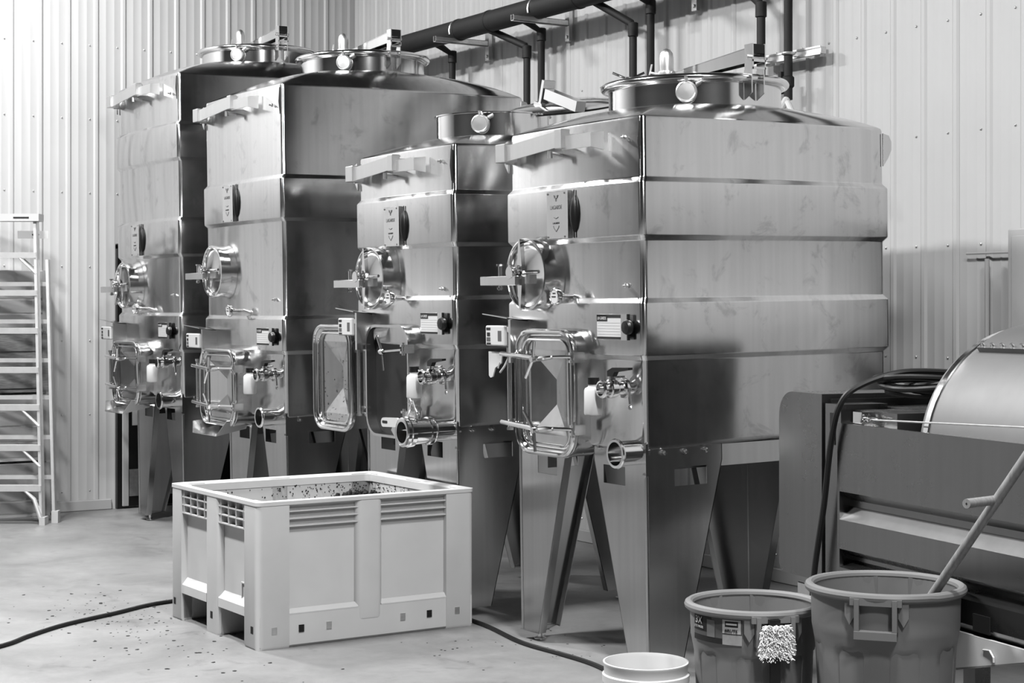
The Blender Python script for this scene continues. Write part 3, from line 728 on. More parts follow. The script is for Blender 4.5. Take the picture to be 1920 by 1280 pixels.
    for cx_, cy_, sx_, sy_ in ((0, 0, -1, 1), (lx, 0, 1, 1), (0, D, -1, -1), (lx, D, 1, -1)):
        make_leg(t, cx_, cy_, sx_, sy_, lz, fw, sw)
    for x in (-.10, lx + .06):
        MB().box(x, x + .04, .10, D - .1, zb - .09, zb + .01).build('base_rail', 'leg', t, smooth=0)
    MB().box(lx + .1, -.1, D - .14, D - .1, zb - .09, zb + .02).box(lx + .1, -.1, .12, .16, zb - .05, zb + .01).build('cross_rail', 'leg', t, smooth=0)
    # ---- hanging white bottle at the sample valve (a thing of its own)
    return t

def bottle(X0, x, z, label):
    o = empty('sample_bottle', (X0 + x, -.145 + math.sin(TILT) * (1 - z), z))
    tag(o, label, 'bottle', 'white bottles hung at the sample valves')
    MB().lathe((0, 0, 0), (0, 0, 1), [(.0, 0), (.038, 0), (.042, .006), (.042, .11), (.038, .12), (.024, .128), (.024, .14)], 20).build('bottle_body', 'wplastic', o)
    MB().lathe((0, 0, .138), (0, 0, 1), [(.027, 0), (.027, .03), (.0, .031)], 16).build('cap', 'blackplastic', o)
    MB().tube([(-.03, 0, .07), (-.055, 0, .075), (-.06, 0, .06), (-.05, 0, .045)], .004, 6).tube([(.02, .01, .15), (.06, .03, .13), (.1, .04, .12)], .004, 6).build('hook', 'wplastic', o)

T4 = make_tank('wine_tank', 0, 1.108, 1.474, 1.0, 2.51, [(1.424, 1.679), (1.962, 2.221)], .425, .09, .11,
    dict(studs=(2.415, 1.748), plate=(-.70, 1.975, 2.20), man=(-.83, 1.81, .17), cross=0, thermo=(-.53, 1.702), card=(-.306, -.113, 1.503, 1.62),
         door=(-.90, -.395, .95, 1.545), valve=(-.10, 1.288), stub=(-.06, 1.0), ctrl=(-1.12, -.93, 1.462, 1.562), tee=1, guard=1, lx=-1.06),
    'square steel wine tank in front, nearest of the four, with closed door')
T3 = make_tank('wine_tank', -1.672, 1.10, 1.17, 1.0, 2.52, [(1.44, 1.70), (1.985, 2.26)], .325, .08, .125,
    dict(studs=(2.43, 1.75), plate=(-.70, 1.99, 2.21), man=(-.81, 1.815, .17), cross=0, thermo=(-.52, 1.705), card=(-.304, -.112, 1.505, 1.622),
         door=(-.86, -.36, .93, 1.55), valve=(-.08, 1.285), stub=(-.06, 1.0), ctrl=(-1.10, -.91, 1.49, 1.59), open=1, dooropen=1, butterfly=1, lx=-1.04),
    'shorter square steel wine tank behind the white bin, with its door swung open')
T2 = make_tank('wine_tank', -3.85, 1.29, 1.83, .93, 3.085, [(1.36, 1.582), (2.214, 2.487)], .43, .15, .105,
    dict(studs=(2.95, 1.70), plate=(-.87, 2.225, 2.475), man=(-.98, 1.895, .172), cross=None, thermo=(-.62, 1.628), card=(-.343, -.14, 1.403, 1.517),
         door=(-1.10, -.49, .86, 1.37), valve=(-.08, 1.22), stub=(-.14, .945), ctrl=(-1.33, -1.08, 1.37, 1.47), tray=1, dpd=.12, lx=-.93),
    'tall square steel wine tank second from the left, blank white card, closed door')
T1 = make_tank('wine_tank', -5.66, 1.31, 1.83, .975, 3.37, [(1.33, 1.597), (2.032, 2.298), (2.735, 2.997)], .43, .15, .1,
    dict(studs=(3.22, 1.74), plate=(-.90, 2.045, 2.285), man=(-1.0, 1.82, .172), cross=32, thermo=(-.634, 1.641), card=(-.362, -.17, 1.418, 1.538),
         door=(-1.13, -.53, .91, 1.39), valve=(-.06, 1.25), stub=(-.15, .97), ctrl=(-1.36, -1.12, 1.40, 1.50), tray=1, dpd=.12, lx=-.97),
    'farthest and tallest square steel wine tank, beside the left wall')
bottle(0, -.195, 1.165, 'white bottle with black cap hanging on the nearest tank beside its door')
bottle(-1.672, -.2, 1.165, 'white bottle with black cap hanging beside the open hatch')
bottle(-3.85, -.23, 1.09, 'white bottle with black cap hanging on the second tank from the left')
bottle(-5.66, -.22, 1.10, 'white bottle with black cap hanging on the farthest tank')

# ================================================================== PIPES ON THE BACK WALL
hp_ = empty('coolant_pipe', (0, 0, 0)); tag(hp_, 'black insulated coolant pipe with drops, high on the back wall', 'pipe')
PY, PZ = 1.95, 3.75
MB().cyl((WX + .3, PY, PZ), (1.4, PY, PZ), .078, n=24).build('main_pipe', 'insul', hp_)
jm = MB()
for x in (-6.2, -5.0, -4.55, -3.4, -2.4, -1.2): jm.lathe((x, PY, PZ), (1, 0, 0), [(.079, 0), (.083, .004), (.083, .03), (.079, .034)], 24)
jm.build('insulation_joint', 'insul', hp_)
DY = 2.1
def drop(x, diag, zend, zel, r=.026, valve=False):
    pts = []
    if diag:  pts = [(x - diag, PY + .02, PZ - .05), (x - .02, DY, zel + .03), (x, DY, zel - .02), (x, DY, zend)]
    else: pts = [(x - .06, PY + .02, PZ - .04), (x - .01, PY + .05, PZ - .07), (x, DY, zel), (x, DY, zend)]
    dm = MB().tube(pts, r, 12); dm.lathe((x, DY, zel + .03), (0, 0, -1), [(r + .002, 0), (r + .008, .004), (r + .008, .09), (r + .002, .094)], 14)
    if valve:
        dm.lathe((x, DY, 3.0), (0, 0, -1), [(r, 0), (r + .01, .01), (r + .01, .06), (r - .006, .08), (r - .006, .13)], 12); dm.box(x - .075, x - .025, DY - .02, DY + .02, 2.93, 2.97); dm.box(x - .075, x - .05, DY - .012, DY + .012, 2.9, 3.03)
    dm.build('drop_pipe', 'insul', hp_)
drop(-5.357, 0, 3.0, 3.62); drop(-4.274, .32, 2.7, 3.52); drop(-4.082, 0, 2.7, 3.62); drop(-2.97, .27, 2.6, 3.50)
drop(-2.776, 0, 2.6, 3.62); drop(-1.68, .2, 2.9, 3.44); drop(-1.438, 0, 2.86, 3.62, valve=True)
MB().tube([(-1.43, 2.08, 2.86), (-1.41, 2.02, 2.80), (-1.32, 1.9, 2.72), (-1.2, 1.85, 2.5)], .022, 10).tube([(-1.40, 2.06, 2.84), (-1.30, 2.04, 2.72), (-1.18, 2.0, 2.55)], .018, 10).build('clear_hose', 'wplastic', hp_)
for x, lab in ((-5.0, 'steel strut bracket under the black pipe, further left'), (-3.9, 'steel strut bracket under the black pipe, nearer the front tank'), (-2.45, 'steel strut bracket under the black pipe above the front tank'), (-1.2, 'steel strut bracket under the black pipe beside the right wall')):
    b = empty('strut_bracket', (x, 0, 0)); tag(b, lab, 'bracket', 'strut brackets under the pipe')
    g = MB()
    g.box(-.02, .02, 1.74, 2.22, 3.645, 3.649); g.box(-.02, -.016, 1.74, 2.22, 3.645, 3.686); g.box(.016, .02, 1.74, 2.22, 3.645, 3.686); g.box(-.02, -.01, 1.74, 2.22, 3.683, 3.687); g.box(.01, .02, 1.74, 2.22, 3.683, 3.687)
    g.build('arm', 'galv', b, smooth=0)
    MB().box(-.025, .025, 2.2, 2.226, 3.54, 3.78).cyl((0, 2.2, 3.57), (0, 2.19, 3.57), .012, n=8).build('wall_plate', 'galv', b, smooth=0)
    MB().tube([(0, PY + .084 * math.sin(a), PZ - .01 + .084 * math.cos(a)) for a in [math.radians(k) for k in range(-110, 111, 20)]], .008, 6).build('strap', 'galv', b)
st_ = empty('pipe_strut', (0, 0, 0)); tag(st_, 'short slotted steel strut holding the thin drop pipes', 'bracket')
MB().box(-1.8, -1.22, 2.155, 2.195, 3.11, 3.15).box(-1.8, -1.22, 2.15, 2.155, 3.105, 3.116).box(-1.8, -1.22, 2.15, 2.155, 3.144, 3.155).build('strut', 'galv', st_, smooth=0)
for x in (-1.68, -1.438):
    MB().torus((x, DY, 3.13), (0, 0, 1), .031, .009, 20, 6).box(x - .012, x + .012, 2.12, 2.16, 3.118, 3.142).build('pipe_clamp', 'galv', st_)
MB().box(-1.75, -1.70, 2.195, 2.226, 3.1, 3.16).box(-1.32, -1.27, 2.195, 2.226, 3.1, 3.16).build('stand_off', 'galv', st_, smooth=0)

# white wall box at the right edge
wb_ = empty('wall_box', (0, 0, 0)); tag(wb_, 'white metal box on the back wall at the right edge', 'box')
MB().bbox(.31, .85, 1.98, 2.238, 1.15, 2.035, .006).build('box_body', 'trim', wb_)
MB().bbox(.34, .82, 1.972, 1.981, 1.18, 2.0, .003).build('box_door', 'trim', wb_)
MB().tube([(-.02, 2.2, 1.9), (-.02, 2.2, 1.15)], .012, 8).tube([(-.18, 2.222, 1.93), (.31, 2.222, 1.93)], .006, 6).build('conduit', 'trim', wb_)

# ================================================================== WHITE BIN
BX, BY, BW, BD, BH = -1.45, -1.236, 1.105, 1.225, .715
bin_ = empty('harvest_bin', (BX, BY, 0), (0, 0, math.radians(1.0))); tag(bin_, 'big white plastic harvest bin with traces of grape skins, on the floor', 'bin')
# local frame: x from 0 (right face) to -BW, y 0..BD
zf = .145
sh = MB()
T = .045      # recess of panels behind post faces
# wall panels (recessed)
sh.box(-BW + .06, -.06, .035, .06, zf, BH - .01); sh.box(-BW + .06, -.06, BD - .06, BD - .035, zf, BH - .01)
sh.box(-.06, -.03, .06, BD - .06, .06, BH - .01); sh.box(-BW + .03, -BW + .06, .06, BD - .06, .06, BH - .01)
sh.box(-BW + .04, -.04, .04, BD - .04, zf, zf + .03)
sh.build('panel', 'wplastic', bin_, smooth=0)
def post(cx, cy, sx, sy):
    """L-shaped corner post; sx, sy point inward from the outer corner"""
    a, b2, t_, r = .15, .17, .06, .035
    o = [(a, 0), (a, t_), (t_, t_), (t_, b2), (0, b2)] + [(r - r * math.cos(math.radians(k)), r - r * math.sin(math.radians(k))) for k in range(0, 91, 18)]
    P = lambda k, z: [(cx + sx * (x + (k if x < .001 else 0)), cy + sy * (y + (k if y < .001 else 0)), z) for x, y in o]
    MB().rings([P(.006, 0), P(0, .012), P(0, BH - .006)]).build('corner_post', 'wplastic', bin_, smooth=40)
for cx_, sx_ in ((0, -1), (-BW, 1)):
    for cy_, sy_ in ((0, 1), (BD, -1)): post(cx_, cy_, sx_, sy_)
def mid(x0, x1, y0, y1, z0, r=.03):
    cx, cy = (x0 + x1) / 2, (y0 + y1) / 2; o = rrect(x1 - x0, y1 - y0, r, 4)
    MB().rings([[(cx + x * .95, cy + y * .95, z0) for x, y in o], [(cx + x, cy + y, z0 + .012) for x, y in o], [(cx + x, cy + y, BH - .006) for x, y in o]]).build('middle_post', 'wplastic', bin_, smooth=40)
cmx = -BW / 2
mid(cmx - .085, cmx + .085, 0, .06, .0); mid(cmx - .085, cmx + .085, BD - .06, BD, .0)
mid(-.06, 0, BD / 2 - .075, BD / 2 + .075, .1); mid(-BW, -BW + .06, BD / 2 - .075, BD / 2 + .075, .1)
# long runners (feet) along y with bottom band on the right face
for (x0, x1) in ((-.15, 0), (cmx - .085, cmx + .085), (-BW, -BW + .15)):
    o = [(x0 + .012, .0), (x1 - .012, 0.), (x1, .012), (x1, .16 if x1 > -.01 or x0 < -BW + .01 else zf), (x0, .16 if x1 > -.01 or x0 < -BW + .01 else zf), (x0, .012)]
    MB().prism([(x * .994 - .003 if x > -.3 else (x + .004 if x < -BW + .01 else x), z) for x, z in o], lambda x, z: (x, .015, z), lambda x, z: (x, BD - .015, z)).build('runner', 'wplastic', bin_, smooth=0)
# ledges over the fork openings on the front (-Y) and back
for yy, s in ((0, 1), (BD, -1)):
    for (x0, x1) in ((cmx + .085, -.15), (-BW + .15, cmx - .085)):
        MB().prism([(.0, zf - .0), (.0, zf + .045), (.035, zf + .085), (.05, zf + .085), (.05, zf)], lambda o, z: (x0 - .01, yy + s * (o + .004), z), lambda o, z: (x1 + .01, yy + s * (o + .004), z)).build('ledge', 'wplastic', bin_, smooth=0)
# ribs at the top: grid on front/back, plain shelves on the right/left
for yy, s in ((0, 1), (BD, -1)):
    for (x0, x1) in ((cmx + .085, -.15), (-BW + .15, cmx - .085)):
        for k in range(4):
            z = BH - .02 - k * .042
            MB().box(x0 - .02, x1 + .02, yy + s * .006, yy + s * .04, z - .003, z + .003).build('rib', 'wplastic', bin_, smooth=0)
        for k in range(4):
            x = x0 + (x1 - x0) * (.06 + .29 * k)
            MB().box(x - .003, x + .003, yy + s * .006, yy + s * .04, BH - .146, BH - .02).build('rib_divider', 'wplastic', bin_, smooth=0)
for xx, s in ((0, -1), (-BW, 1)):
    for (y0, y1) in ((.17, BD / 2 - .075), (BD / 2 + .075, BD - .17)):
        for k in range(4):
            z = BH - .02 - k * .036
            MB().box(xx + s * .006, xx + s * .035, y0 - .02, y1 + .02, z - .0028, z + .0028).build('rib', 'wplastic', bin_, smooth=0)
        MB().prism([(.0, .16), (.0, .165), (.02, .185), (.034, .185), (.034, .16)], lambda o, z: (xx + s * (o + .002), y0 - .01, z), lambda o, z: (xx + s * (o + .002), y1 + .01, z)).build('ledge', 'wplastic', bin_, smooth=0)
# rim: hollow frame
o1 = rrect(BW + .006, BD + .006, .035, 5); o2 = rrect(BW - .13, BD - .13, .03, 5); o3 = rrect(BW - .05, BD - .05, .03, 5)
C_ = lambda o, z: [(-BW / 2 + x, BD / 2 + y, z) for x, y in o]
MB().rings([C_(o1, BH - .022), C_(o1, BH - .004), C_(o3, BH), C_(o2, BH - .012), C_(o2, BH - .05), C_(o1, BH - .022)], False, False).build('rim', 'wplastic', bin_, smooth=40)
# small square drain holes
for y in (.09, .235, .385, .80, .955, 1.12):
    MB().box(-.006, .0016, y - .014, y + .014, .07, .105).build('drain_hole', 'galv' if y not in (.235, .955) else 'dark', bin_, smooth=0)
for x in (-.06, -BW / 2, -BW + .06): MB().box(x - .014, x + .014, -.0012, .004, .075, .11).build('drain_hole', 'dark', bin_, smooth=0)
fr = MB()
fz = .255
for a in (-.245, -.19): fr.box(a - .003, a + .003, .028, .0355, fz - .04, fz + .04)
for z in (fz - .04, fz + .04): fr.box(-.255, -.18, .028, .0355, z - .003, z + .003)
fr.build('card_slot', 'wplastic', bin_, smooth=0)
# pomace inside the bin and specks on its walls
pm = MB()
for _ in range(620):
    x, y = R_.uniform(-BW + .09, -.09), R_.uniform(.09, BD - .09)
    r = R_.choice((.004, .006, .009)); zz = zf + .034
    pm.lathe((x, y, zz), (R_.uniform(-.6, .6), R_.uniform(-.6, .6), 1), [(r, 0), (r * 1.1, r * .6), (r * .3, r)], 5)
for _ in range(420):   # clumps on the far right wall and corner
    if R_.random() < .62:
        x = -BW + .062; y = BD - .35 + R_.gauss(0, .3); n = (1, 0, 0)
    else:
        x = -BW + R_.uniform(.08, .8); y = BD - .062; n = (0, -1, 0)
    if not .08 < y < BD - .05: continue
    r = R_.choice((.0025, .0035, .005)); z = BH - .05 - abs(R_.gauss(0, .12))
    pm.lathe((x, y, max(z, .3)), n, [(r, 0), (r * .6, r)], 5)
for _ in range(130):
    k = R_.gauss(0, .11); r = R_.uniform(.006, .015)
    x, y = -BW + .085 + abs(R_.gauss(0, .12)), BD - .16 + k * .7
    if y > BD - .065: y = BD - .065
    pm.lathe((x, y, BH - .10 - abs(R_.gauss(0, .035))), (R_.uniform(.4, 1), R_.uniform(-.6, .6), R_.uniform(-.3, .6)), [(r, 0), (r * 1.1, r * .6), (r * .3, r)], 5)
po = pm.build('grape_specks', 'pomace', bin_, smooth=0); po['kind'] = 'stuff'

# grape debris on the floor
db = MB()
def speck(x, y, r, flat=.3): db.lathe((x, y, 0), (R_.uniform(-.15, .15), R_.uniform(-.15, .15), 1), [(r, 0), (r * 1.1, r * flat * .6), (r * .3, r * flat)], 5)
for _ in range(120): speck(R_.gauss(-2.75, .35), R_.gauss(-1.5, .22), R_.choice((.003, .004, .006, .010)))
for _ in range(60): speck(R_.gauss(-1.9, .5), R_.gauss(-1.55, .15), R_.choice((.004, .006, .01)))
for _ in range(70): speck(R_.uniform(-4.5, 1), R_.uniform(-3.2, -1.0), R_.choice((.003, .005, .008)))
for _ in range(40): speck(R_.uniform(-1.3, -.4), R_.uniform(-.6, .3), R_.choice((.004, .006)))
tag(db.build('grape_debris', 'pomace', smooth=0), 'dark grape skins scattered on the concrete floor around the bin', 'debris', kind='stuff')

# ================================================================== CORD ON THE FLOOR
def bez(name, pts, r, mat, parent=None, n=8, sub=10):
    P = [Vector(p) for p in pts]; out = []
    for i in range(len(P) - 1):
        p0, p1, p2, p3 = P[max(i - 1, 0)], P[i], P[i + 1], P[min(i + 2, len(P) - 1)]
        for k in range(sub):
            t = k / sub; out.append(.5 * ((2 * p1) + (p2 - p0) * t + (2 * p0 - 5 * p1 + 4 * p2 - p3) * t * t + (3 * p1 - p0 - 3 * p2 + p3) * t ** 3))
    out.append(P[-1])
    return MB().tube(out, r, n).build(name, mat, parent)
c = bez('extension_cord', [(-1.9, -2.75, .011), (-2.18, -2.26, .011), (-2.36, -2.07, .011), (-2.56, -1.83, .011), (-2.74, -1.5, .011), (-2.92, -1.16, .011), (-2.97, -.6, .011), (-2.85, -.1, .011), (-2.5, .022, .011), (-1.9, .022, .011), (-1.42, .01, .011), (-.93, -.07, .011), (-.6, -.06, .011), (-.33, -.06, .011), (.1, -.12, .011), (.5, -.02, .011), (1.0, .1, .011)], .011, 'black')
tag(c, 'black extension cord snaking over the floor past the white bin', 'cord')

# ================================================================== STEP LADDER (folded, leaning on the left wall)
Rv = V(math.cos(TH), math.sin(TH), 0); Fv = V(-math.sin(TH), math.cos(TH), 0)
LB = V(-6.697, -.709, 0)
ld_ = empty('step_ladder', (0, 0, 0)); tag(ld_, 'folded aluminium step ladder leaning against the left wall', 'ladder')
LH = 2.34; lean = .2
def LP(a, z, b=0.): return LB + Rv * a + Fv * (lean * z / LH + b) + V(0, 0, z)
def half(z): return .31 - .105 * z / LH
ca = -.31
def rail(z0, z1, b, s, wd, dp, name, mat='alu', kk=1.0, da=0.):
    p0, p1 = LP(ca + s * (half(z0) * kk) + da, z0, b), LP(ca + s * (half(z1) * kk) + da, z1, b)
    d = (p1 - p0) / 2; mid = (p0 + p1) / 2
    m = MB(); m.obox(mid, Rv * .003, Fv * dp, d)
    m.obox(mid - Fv * (dp - .002) + Rv * (-s * wd / 2 + s * .003), Rv * (wd / 2), Fv * .002, d); m.obox(mid + Fv * (dp - .002) + Rv * (-s * wd / 2 + s * .003), Rv * (wd / 2), Fv * .002, d)
    m.build(name, mat, ld_, smooth=0)
for s in (-1, 1):
    rail(.02, LH - .03, 0, s, .026, .036, 'front_rail'); rail(.05, LH - .32, .13, s, .024, .024, 'rear_rail', kk=1.12, da=.02)
    f0 = LP(ca + s * half(.0), 0.0)
    MB().obox(f0 + V(0, 0, .03), Rv * .022, Fv * .05, V(0, 0, .03)).build('rubber_foot', 'label', ld_, smooth=0)
    f1 = LP(ca + s * half(0) * 1.12 + .02 * 1, 0, .13); MB().obox(f1 + V(0, 0, .045), Rv * .025, Fv * .035, V(0, 0, .045)).build('rear_foot', 'label', ld_, smooth=0)
steps = [.295, .60, .905, 1.19, 1.49, 1.78, 2.07]
for i, z in enumerate(steps):
    hw = half(z) - .004; c0 = LP(ca, z)
    m = MB(); m.obox(c0 + V(0, 0, 0), Rv * hw, Fv * .045, V(0, 0, .002)); m.obox(c0 - Fv * .045 - V(0, 0, .02), Rv * hw, Fv * .002, V(0, 0, .022)); m.obox(c0 + Fv * .045 - V(0, 0, .02), Rv * hw, Fv * .002, V(0, 0, .018))
    m.build('step', 'alu', ld_, smooth=0)
    if i in (0, 1, 2, 6):
        b = MB()
        if i == 0:
            b.tube([LP(ca + hw - .13, z - .03, -.03), LP(ca + hw - .05, z - .10, -.035), LP(ca + hw - .005, z - .22, -.035), LP(ca + hw + .01, .03, -.035)], [.012, .016, .018, .018], 8)
        else: b.tube([LP(ca + hw - .14, z - .03, -.03), LP(ca + hw - .0, z - .16, -.03)], .011, 8)
        b.build('knee_brace', 'alu', ld_)
    bz = z + .05
    if i < 6: MB().obox(LP(ca + .02, bz, .13), Rv * (half(bz) * 1.1), Fv * .012, V(0, 0, .016)).build('rear_bar', 'alu', ld_, smooth=0)
MB().obox(LP(ca, LH), Rv * (half(LH) + .03), Fv * .07, V(0, 0, .028)).build('top_cap', 'label', ld_, smooth=0)
MB().obox(LP(ca + .10, LH - .002, -.0) - Fv * .071, Rv * .06, Fv * .001, V(0, 0, .006)).build('cap_print', 'print', ld_, smooth=0)
MB().tube([LP(ca + .1, 2.07 - .05, .03), LP(ca + half(2.0) - .02, 1.98 - .05, .06)], .008, 6).tube([LP(ca + .1, 2.0, .1), LP(ca + half(1.9), 1.86, .03)], .008, 6).build('spreader', 'galv', ld_)
ey = LP(ca + .17, 2.21, .02)
MB().obox(ey, Rv * .12, Fv * .002, V(0, 0, .03)).build('ladder_sticker', 'label', ld_, smooth=0)
MB().prism([(-.03, 0), (-.015, .011), (0, .014), (.015, .011), (.03, 0), (.015, -.011), (0, -.014), (-.015, -.011)], lambda a, z: ey + Rv * (a + .02) - Fv * .004 + V(0, 0, z), lambda a, z: ey + Rv * (a + .02) - Fv * .002 + V(0, 0, z)).build('sticker_mark', 'print', ld_, smooth=0)

# stacked crates behind the ladder
for i, (z0, h, lab, mat) in enumerate(((.0, .42, 'lowest pale slatted crate behind the ladder', 'board'), (.44, .52, 'middle pale slatted crate behind the ladder', 'board'), (.98, .46, 'weathered grey wooden crate behind the ladder', 'crate'), (1.46, .48, 'topmost pale crate behind the ladder', 'board'))):
    cr = empty('storage_crate', (WX + .03, -.97, z0 + .001)); tag(cr, lab, 'crate', 'crates stacked behind the ladder'); cr.scale = (.7, 1, 1)
    MB().box(0, .19, .0, .47, .0, .02).box(.02, .17, .02, .45, .02, h).build('crate_body', 'alu' if mat == 'board' else mat, cr, smooth=0)
    n = 3 if mat == 'crate' else 4
    for k in range(n):
        zz = .02 + k * (h - .02) / n
        MB().box(.17, .19, 0, .47, zz + .012, zz + (h - .02) / n - .006).build('slat', mat, cr, smooth=0)
    for y in (.0, .41): MB().box(.19, .2, y, y + .06, 0, h).build('batten', mat, cr, smooth=0)

# ================================================================== GRAPE PRESS
PA = math.radians(-10)
pr_ = empty('grape_press', (.705, .165, 0), (0, 0, PA)); tag(pr_, 'stainless steel grape press with horizontal drum, right of the tanks', 'grape press')
# local x along the machine, y to the back
ec = MB()
o = [(.0, .565), (.31, .548), (.325, .548)]
def sec(x0, x1, z0, z1, r, n=8):
    pts = [(x1, z0), (x1, z1)]
    for k in range(n + 1):
        a = PI / 2 + PI / 2 * k / n; pts.append((x0 + r + r * math.cos(a), z1 - r + r * math.sin(a)))
    pts += [(x0, z0 + .03), (x0 + .02, z0)]
    return pts
s_ = sec(.0, .325, .56, 1.305, .10)
ec.prism(s_, lambda x, z: (x, 0, z), lambda x, z: (x, 1.05, z)); ec.build('end_cabinet', 'press', pr_, smooth=30)
MB().box(.325, .345, .035, 1.04, .56, 1.285).build('cabinet_gasket', 'black', pr_, smooth=0)
pw = MB().box(.345, .455, .004, .22, .3, 1.27).box(.47, .75, .06, .22, .3, 1.25); pw.build('frame_post', 'press', pr_, smooth=0)
MB().box(.382, .416, .001, .006, 1.11, 1.235).build('post_slot', 'dark', pr_, smooth=0)
MB().box(.345, .75, .22, 1.0, .3, 1.255).build('bearing_housing', 'press', pr_, smooth=0)
prof = [(0, 1.20), (0, .935), (.05, .90), (.05, .875), (0, .825), (0, .712), (.06, .68), (.06, .665), (0, .64), (0, .555), (.02, .525), (.30, .525), (.30, .545), (.08, .57), (.08, 1.17), (.012, 1.20)]
MB().prism(prof, lambda o, z: (.466, o - .012, z), lambda o, z: (3.1, o - .012, z)).build('side_panel', 'press', pr_, smooth=0)
MB().prism(prof, lambda o, z: (.466, 1.05 - o, z), lambda o, z: (3.1, 1.05 - o, z)).build('rear_panel', 'press', pr_, smooth=0)
pe = MB().prism([(-.012, 1.2), (-.012, .3), (.05, .3), (.05, 1.2)], lambda o, z: (.455, o, z), lambda o, z: (.47, o, z)); pe.build('panel_end', 'press', pr_, smooth=0)
MB().box(1.30, 1.39, -.016, -.010, .54, .60).build('panel_notch', 'dark', pr_, smooth=0)
# drum
dc = (.86, .52, 1.10); DR = .47
dm = MB().lathe(dc, (1, 0, 0), [(.0, .0), (DR * .7, .0), (DR - .03, .01), (DR - .006, .03), (DR, .06), (DR, 1.75), (0, 1.75)], 72).build('drum', 'drum', pr_)
dm_ = MB().lathe(dc, (1, 0, 0), [(DR + .001, .055), (DR + .006, .058), (DR + .006, .085), (DR + .001, .088)], 72, cap=False).build('drum_band', 'poly', pr_)
# bolted lid on the drum: a raised curved door
A0, A1 = math.radians(62), math.radians(118); dl = MB()
def dp_(a, r, x): return (x, dc[1] + r * math.cos(a), dc[2] + r * math.sin(a))
rs = []
for k in range(13):
    a = math.radians(70) + math.radians(55) * k / 12
    rs.append([dp_(a, DR, .99), dp_(a, DR + .022, .99), dp_(a, DR + .022, 2.5), dp_(a, DR, 2.5)])
dl.rings(rs).build('drum_door', 'drum', pr_, smooth=40)
for k in range(14):
    x = 1.02 + k * .055; q = V(*dp_(math.radians(124), DR + .022, x)); nn = V(0, math.cos(math.radians(124)), math.sin(math.radians(124)))
    MB().lathe(q - nn * .002, nn, [(.009, 0), (.009, .008), (.006, .012), (.006, .018)], 8).build('door_bolt', 'fit', pr_)
# safety wire with turnbuckle
MB().tube([(.56, .04, 1.225), (.66, .02, 1.222), (2.55, -.03, 1.29)], .0035, 6).build('safety_wire', 'galv', pr_)
tb = MB().box(.50, .56, .03, .062, 1.20, 1.245).tube([(.54, .04, 1.222), (.60, .035, 1.225)], .007, 8).torus((.57, .035, 1.224), (0, 1, 0), .012, .004, 14, 6).torus((.605, .033, 1.225), (0, 1, 0), .013, .004, 14, 6).tube([(.62, .03, 1.225), (.68, .025, 1.224)], .006, 8)
tb.build('turnbuckle', 'poly', pr_)
MB().bbox(.06, .30, .05, 1.0, .32, .52, .004).build('base_box', 'fit', pr_)
for x in (.1, 2.95):
    for y in (.15, .85): MB().box(x, x + .08, y, y + .08, 0, .33).build('machine_leg', 'press', pr_, smooth=0)

# coiled cable lying on the press, end hanging down
def presspt(x, y, z): 
    return (.705 + x * math.cos(PA) - y * math.sin(PA), .165 + x * math.sin(PA) + y * math.cos(PA), z)
cc = empty('power_cable', (0, 0, 0)); tag(cc, 'coiled black power cable lying on top of the press', 'cable')
for k in range(6):
    cx_, cy_ = .56 + R_.uniform(-.03, .05), .40 + R_.uniform(-.04, .04); rx, ry = R_.uniform(.14, .19), R_.uniform(.22, .30); ph = R_.uniform(0, 6)
    pts = []
    for j in range(28):
        a = 2 * PI * j / 28
        pts.append(presspt(cx_ + rx * math.cos(a), cy_ + ry * math.sin(a), 1.318 + .012 * k + .006 * math.sin(3 * a + ph)))
    MB().tube(pts, .0115, 8, closed=True).build('cable_loop', 'black', cc)
bez('cable_end', [presspt(.62, .5, 1.39), presspt(.60, .2, 1.40), presspt(.54, .03, 1.345), presspt(.50, -.03, 1.27), presspt(.445, -.035, 1.12), presspt(.387, -.03, .87), presspt(.33, -.035, .62), presspt(.31, -.04, .4), presspt(.30, -.05, .1), presspt(.28, -.1, .014), presspt(.2, -.3, .014)], .012, 'black', cc)

# white sloping juice pan under the press
pan = empty('juice_pan', (.705, .165, 0), (0, 0, PA)); tag(pan, 'white plastic juice pan sloping under the press', 'pan')
zp = lambda x: .30 + (x - .86) * .257
pb = MB()
for y0, y1 in ((-.016, -.002), (.93, .945)): pb.prism([(.86, zp(.86)), (1.72, zp(1.72) - .005), (1.72, .524), (.86, .524)], lambda x, z: (x, y0, z), lambda x, z: (x, y1, z))
pb.prism([(.86, zp(.86)), (1.72, zp(1.72) - .005), (1.72, zp(1.72)), (.86, zp(.86) + .008)], lambda x, z: (x, -.016, z), lambda x, z: (x, .945, z))
pb.box(.85, .862, -.016, .945, zp(.86), .524)
pb.build('pan_body', 'bucketw', pan, smooth=0)
MB().tube([(1.36, -.018, .485), (1.40, -.022, .49), (1.42, -.022, .47), (1.42, -.022, .455)], .004, 6).build('pan_clip', 'bucketw', pan)

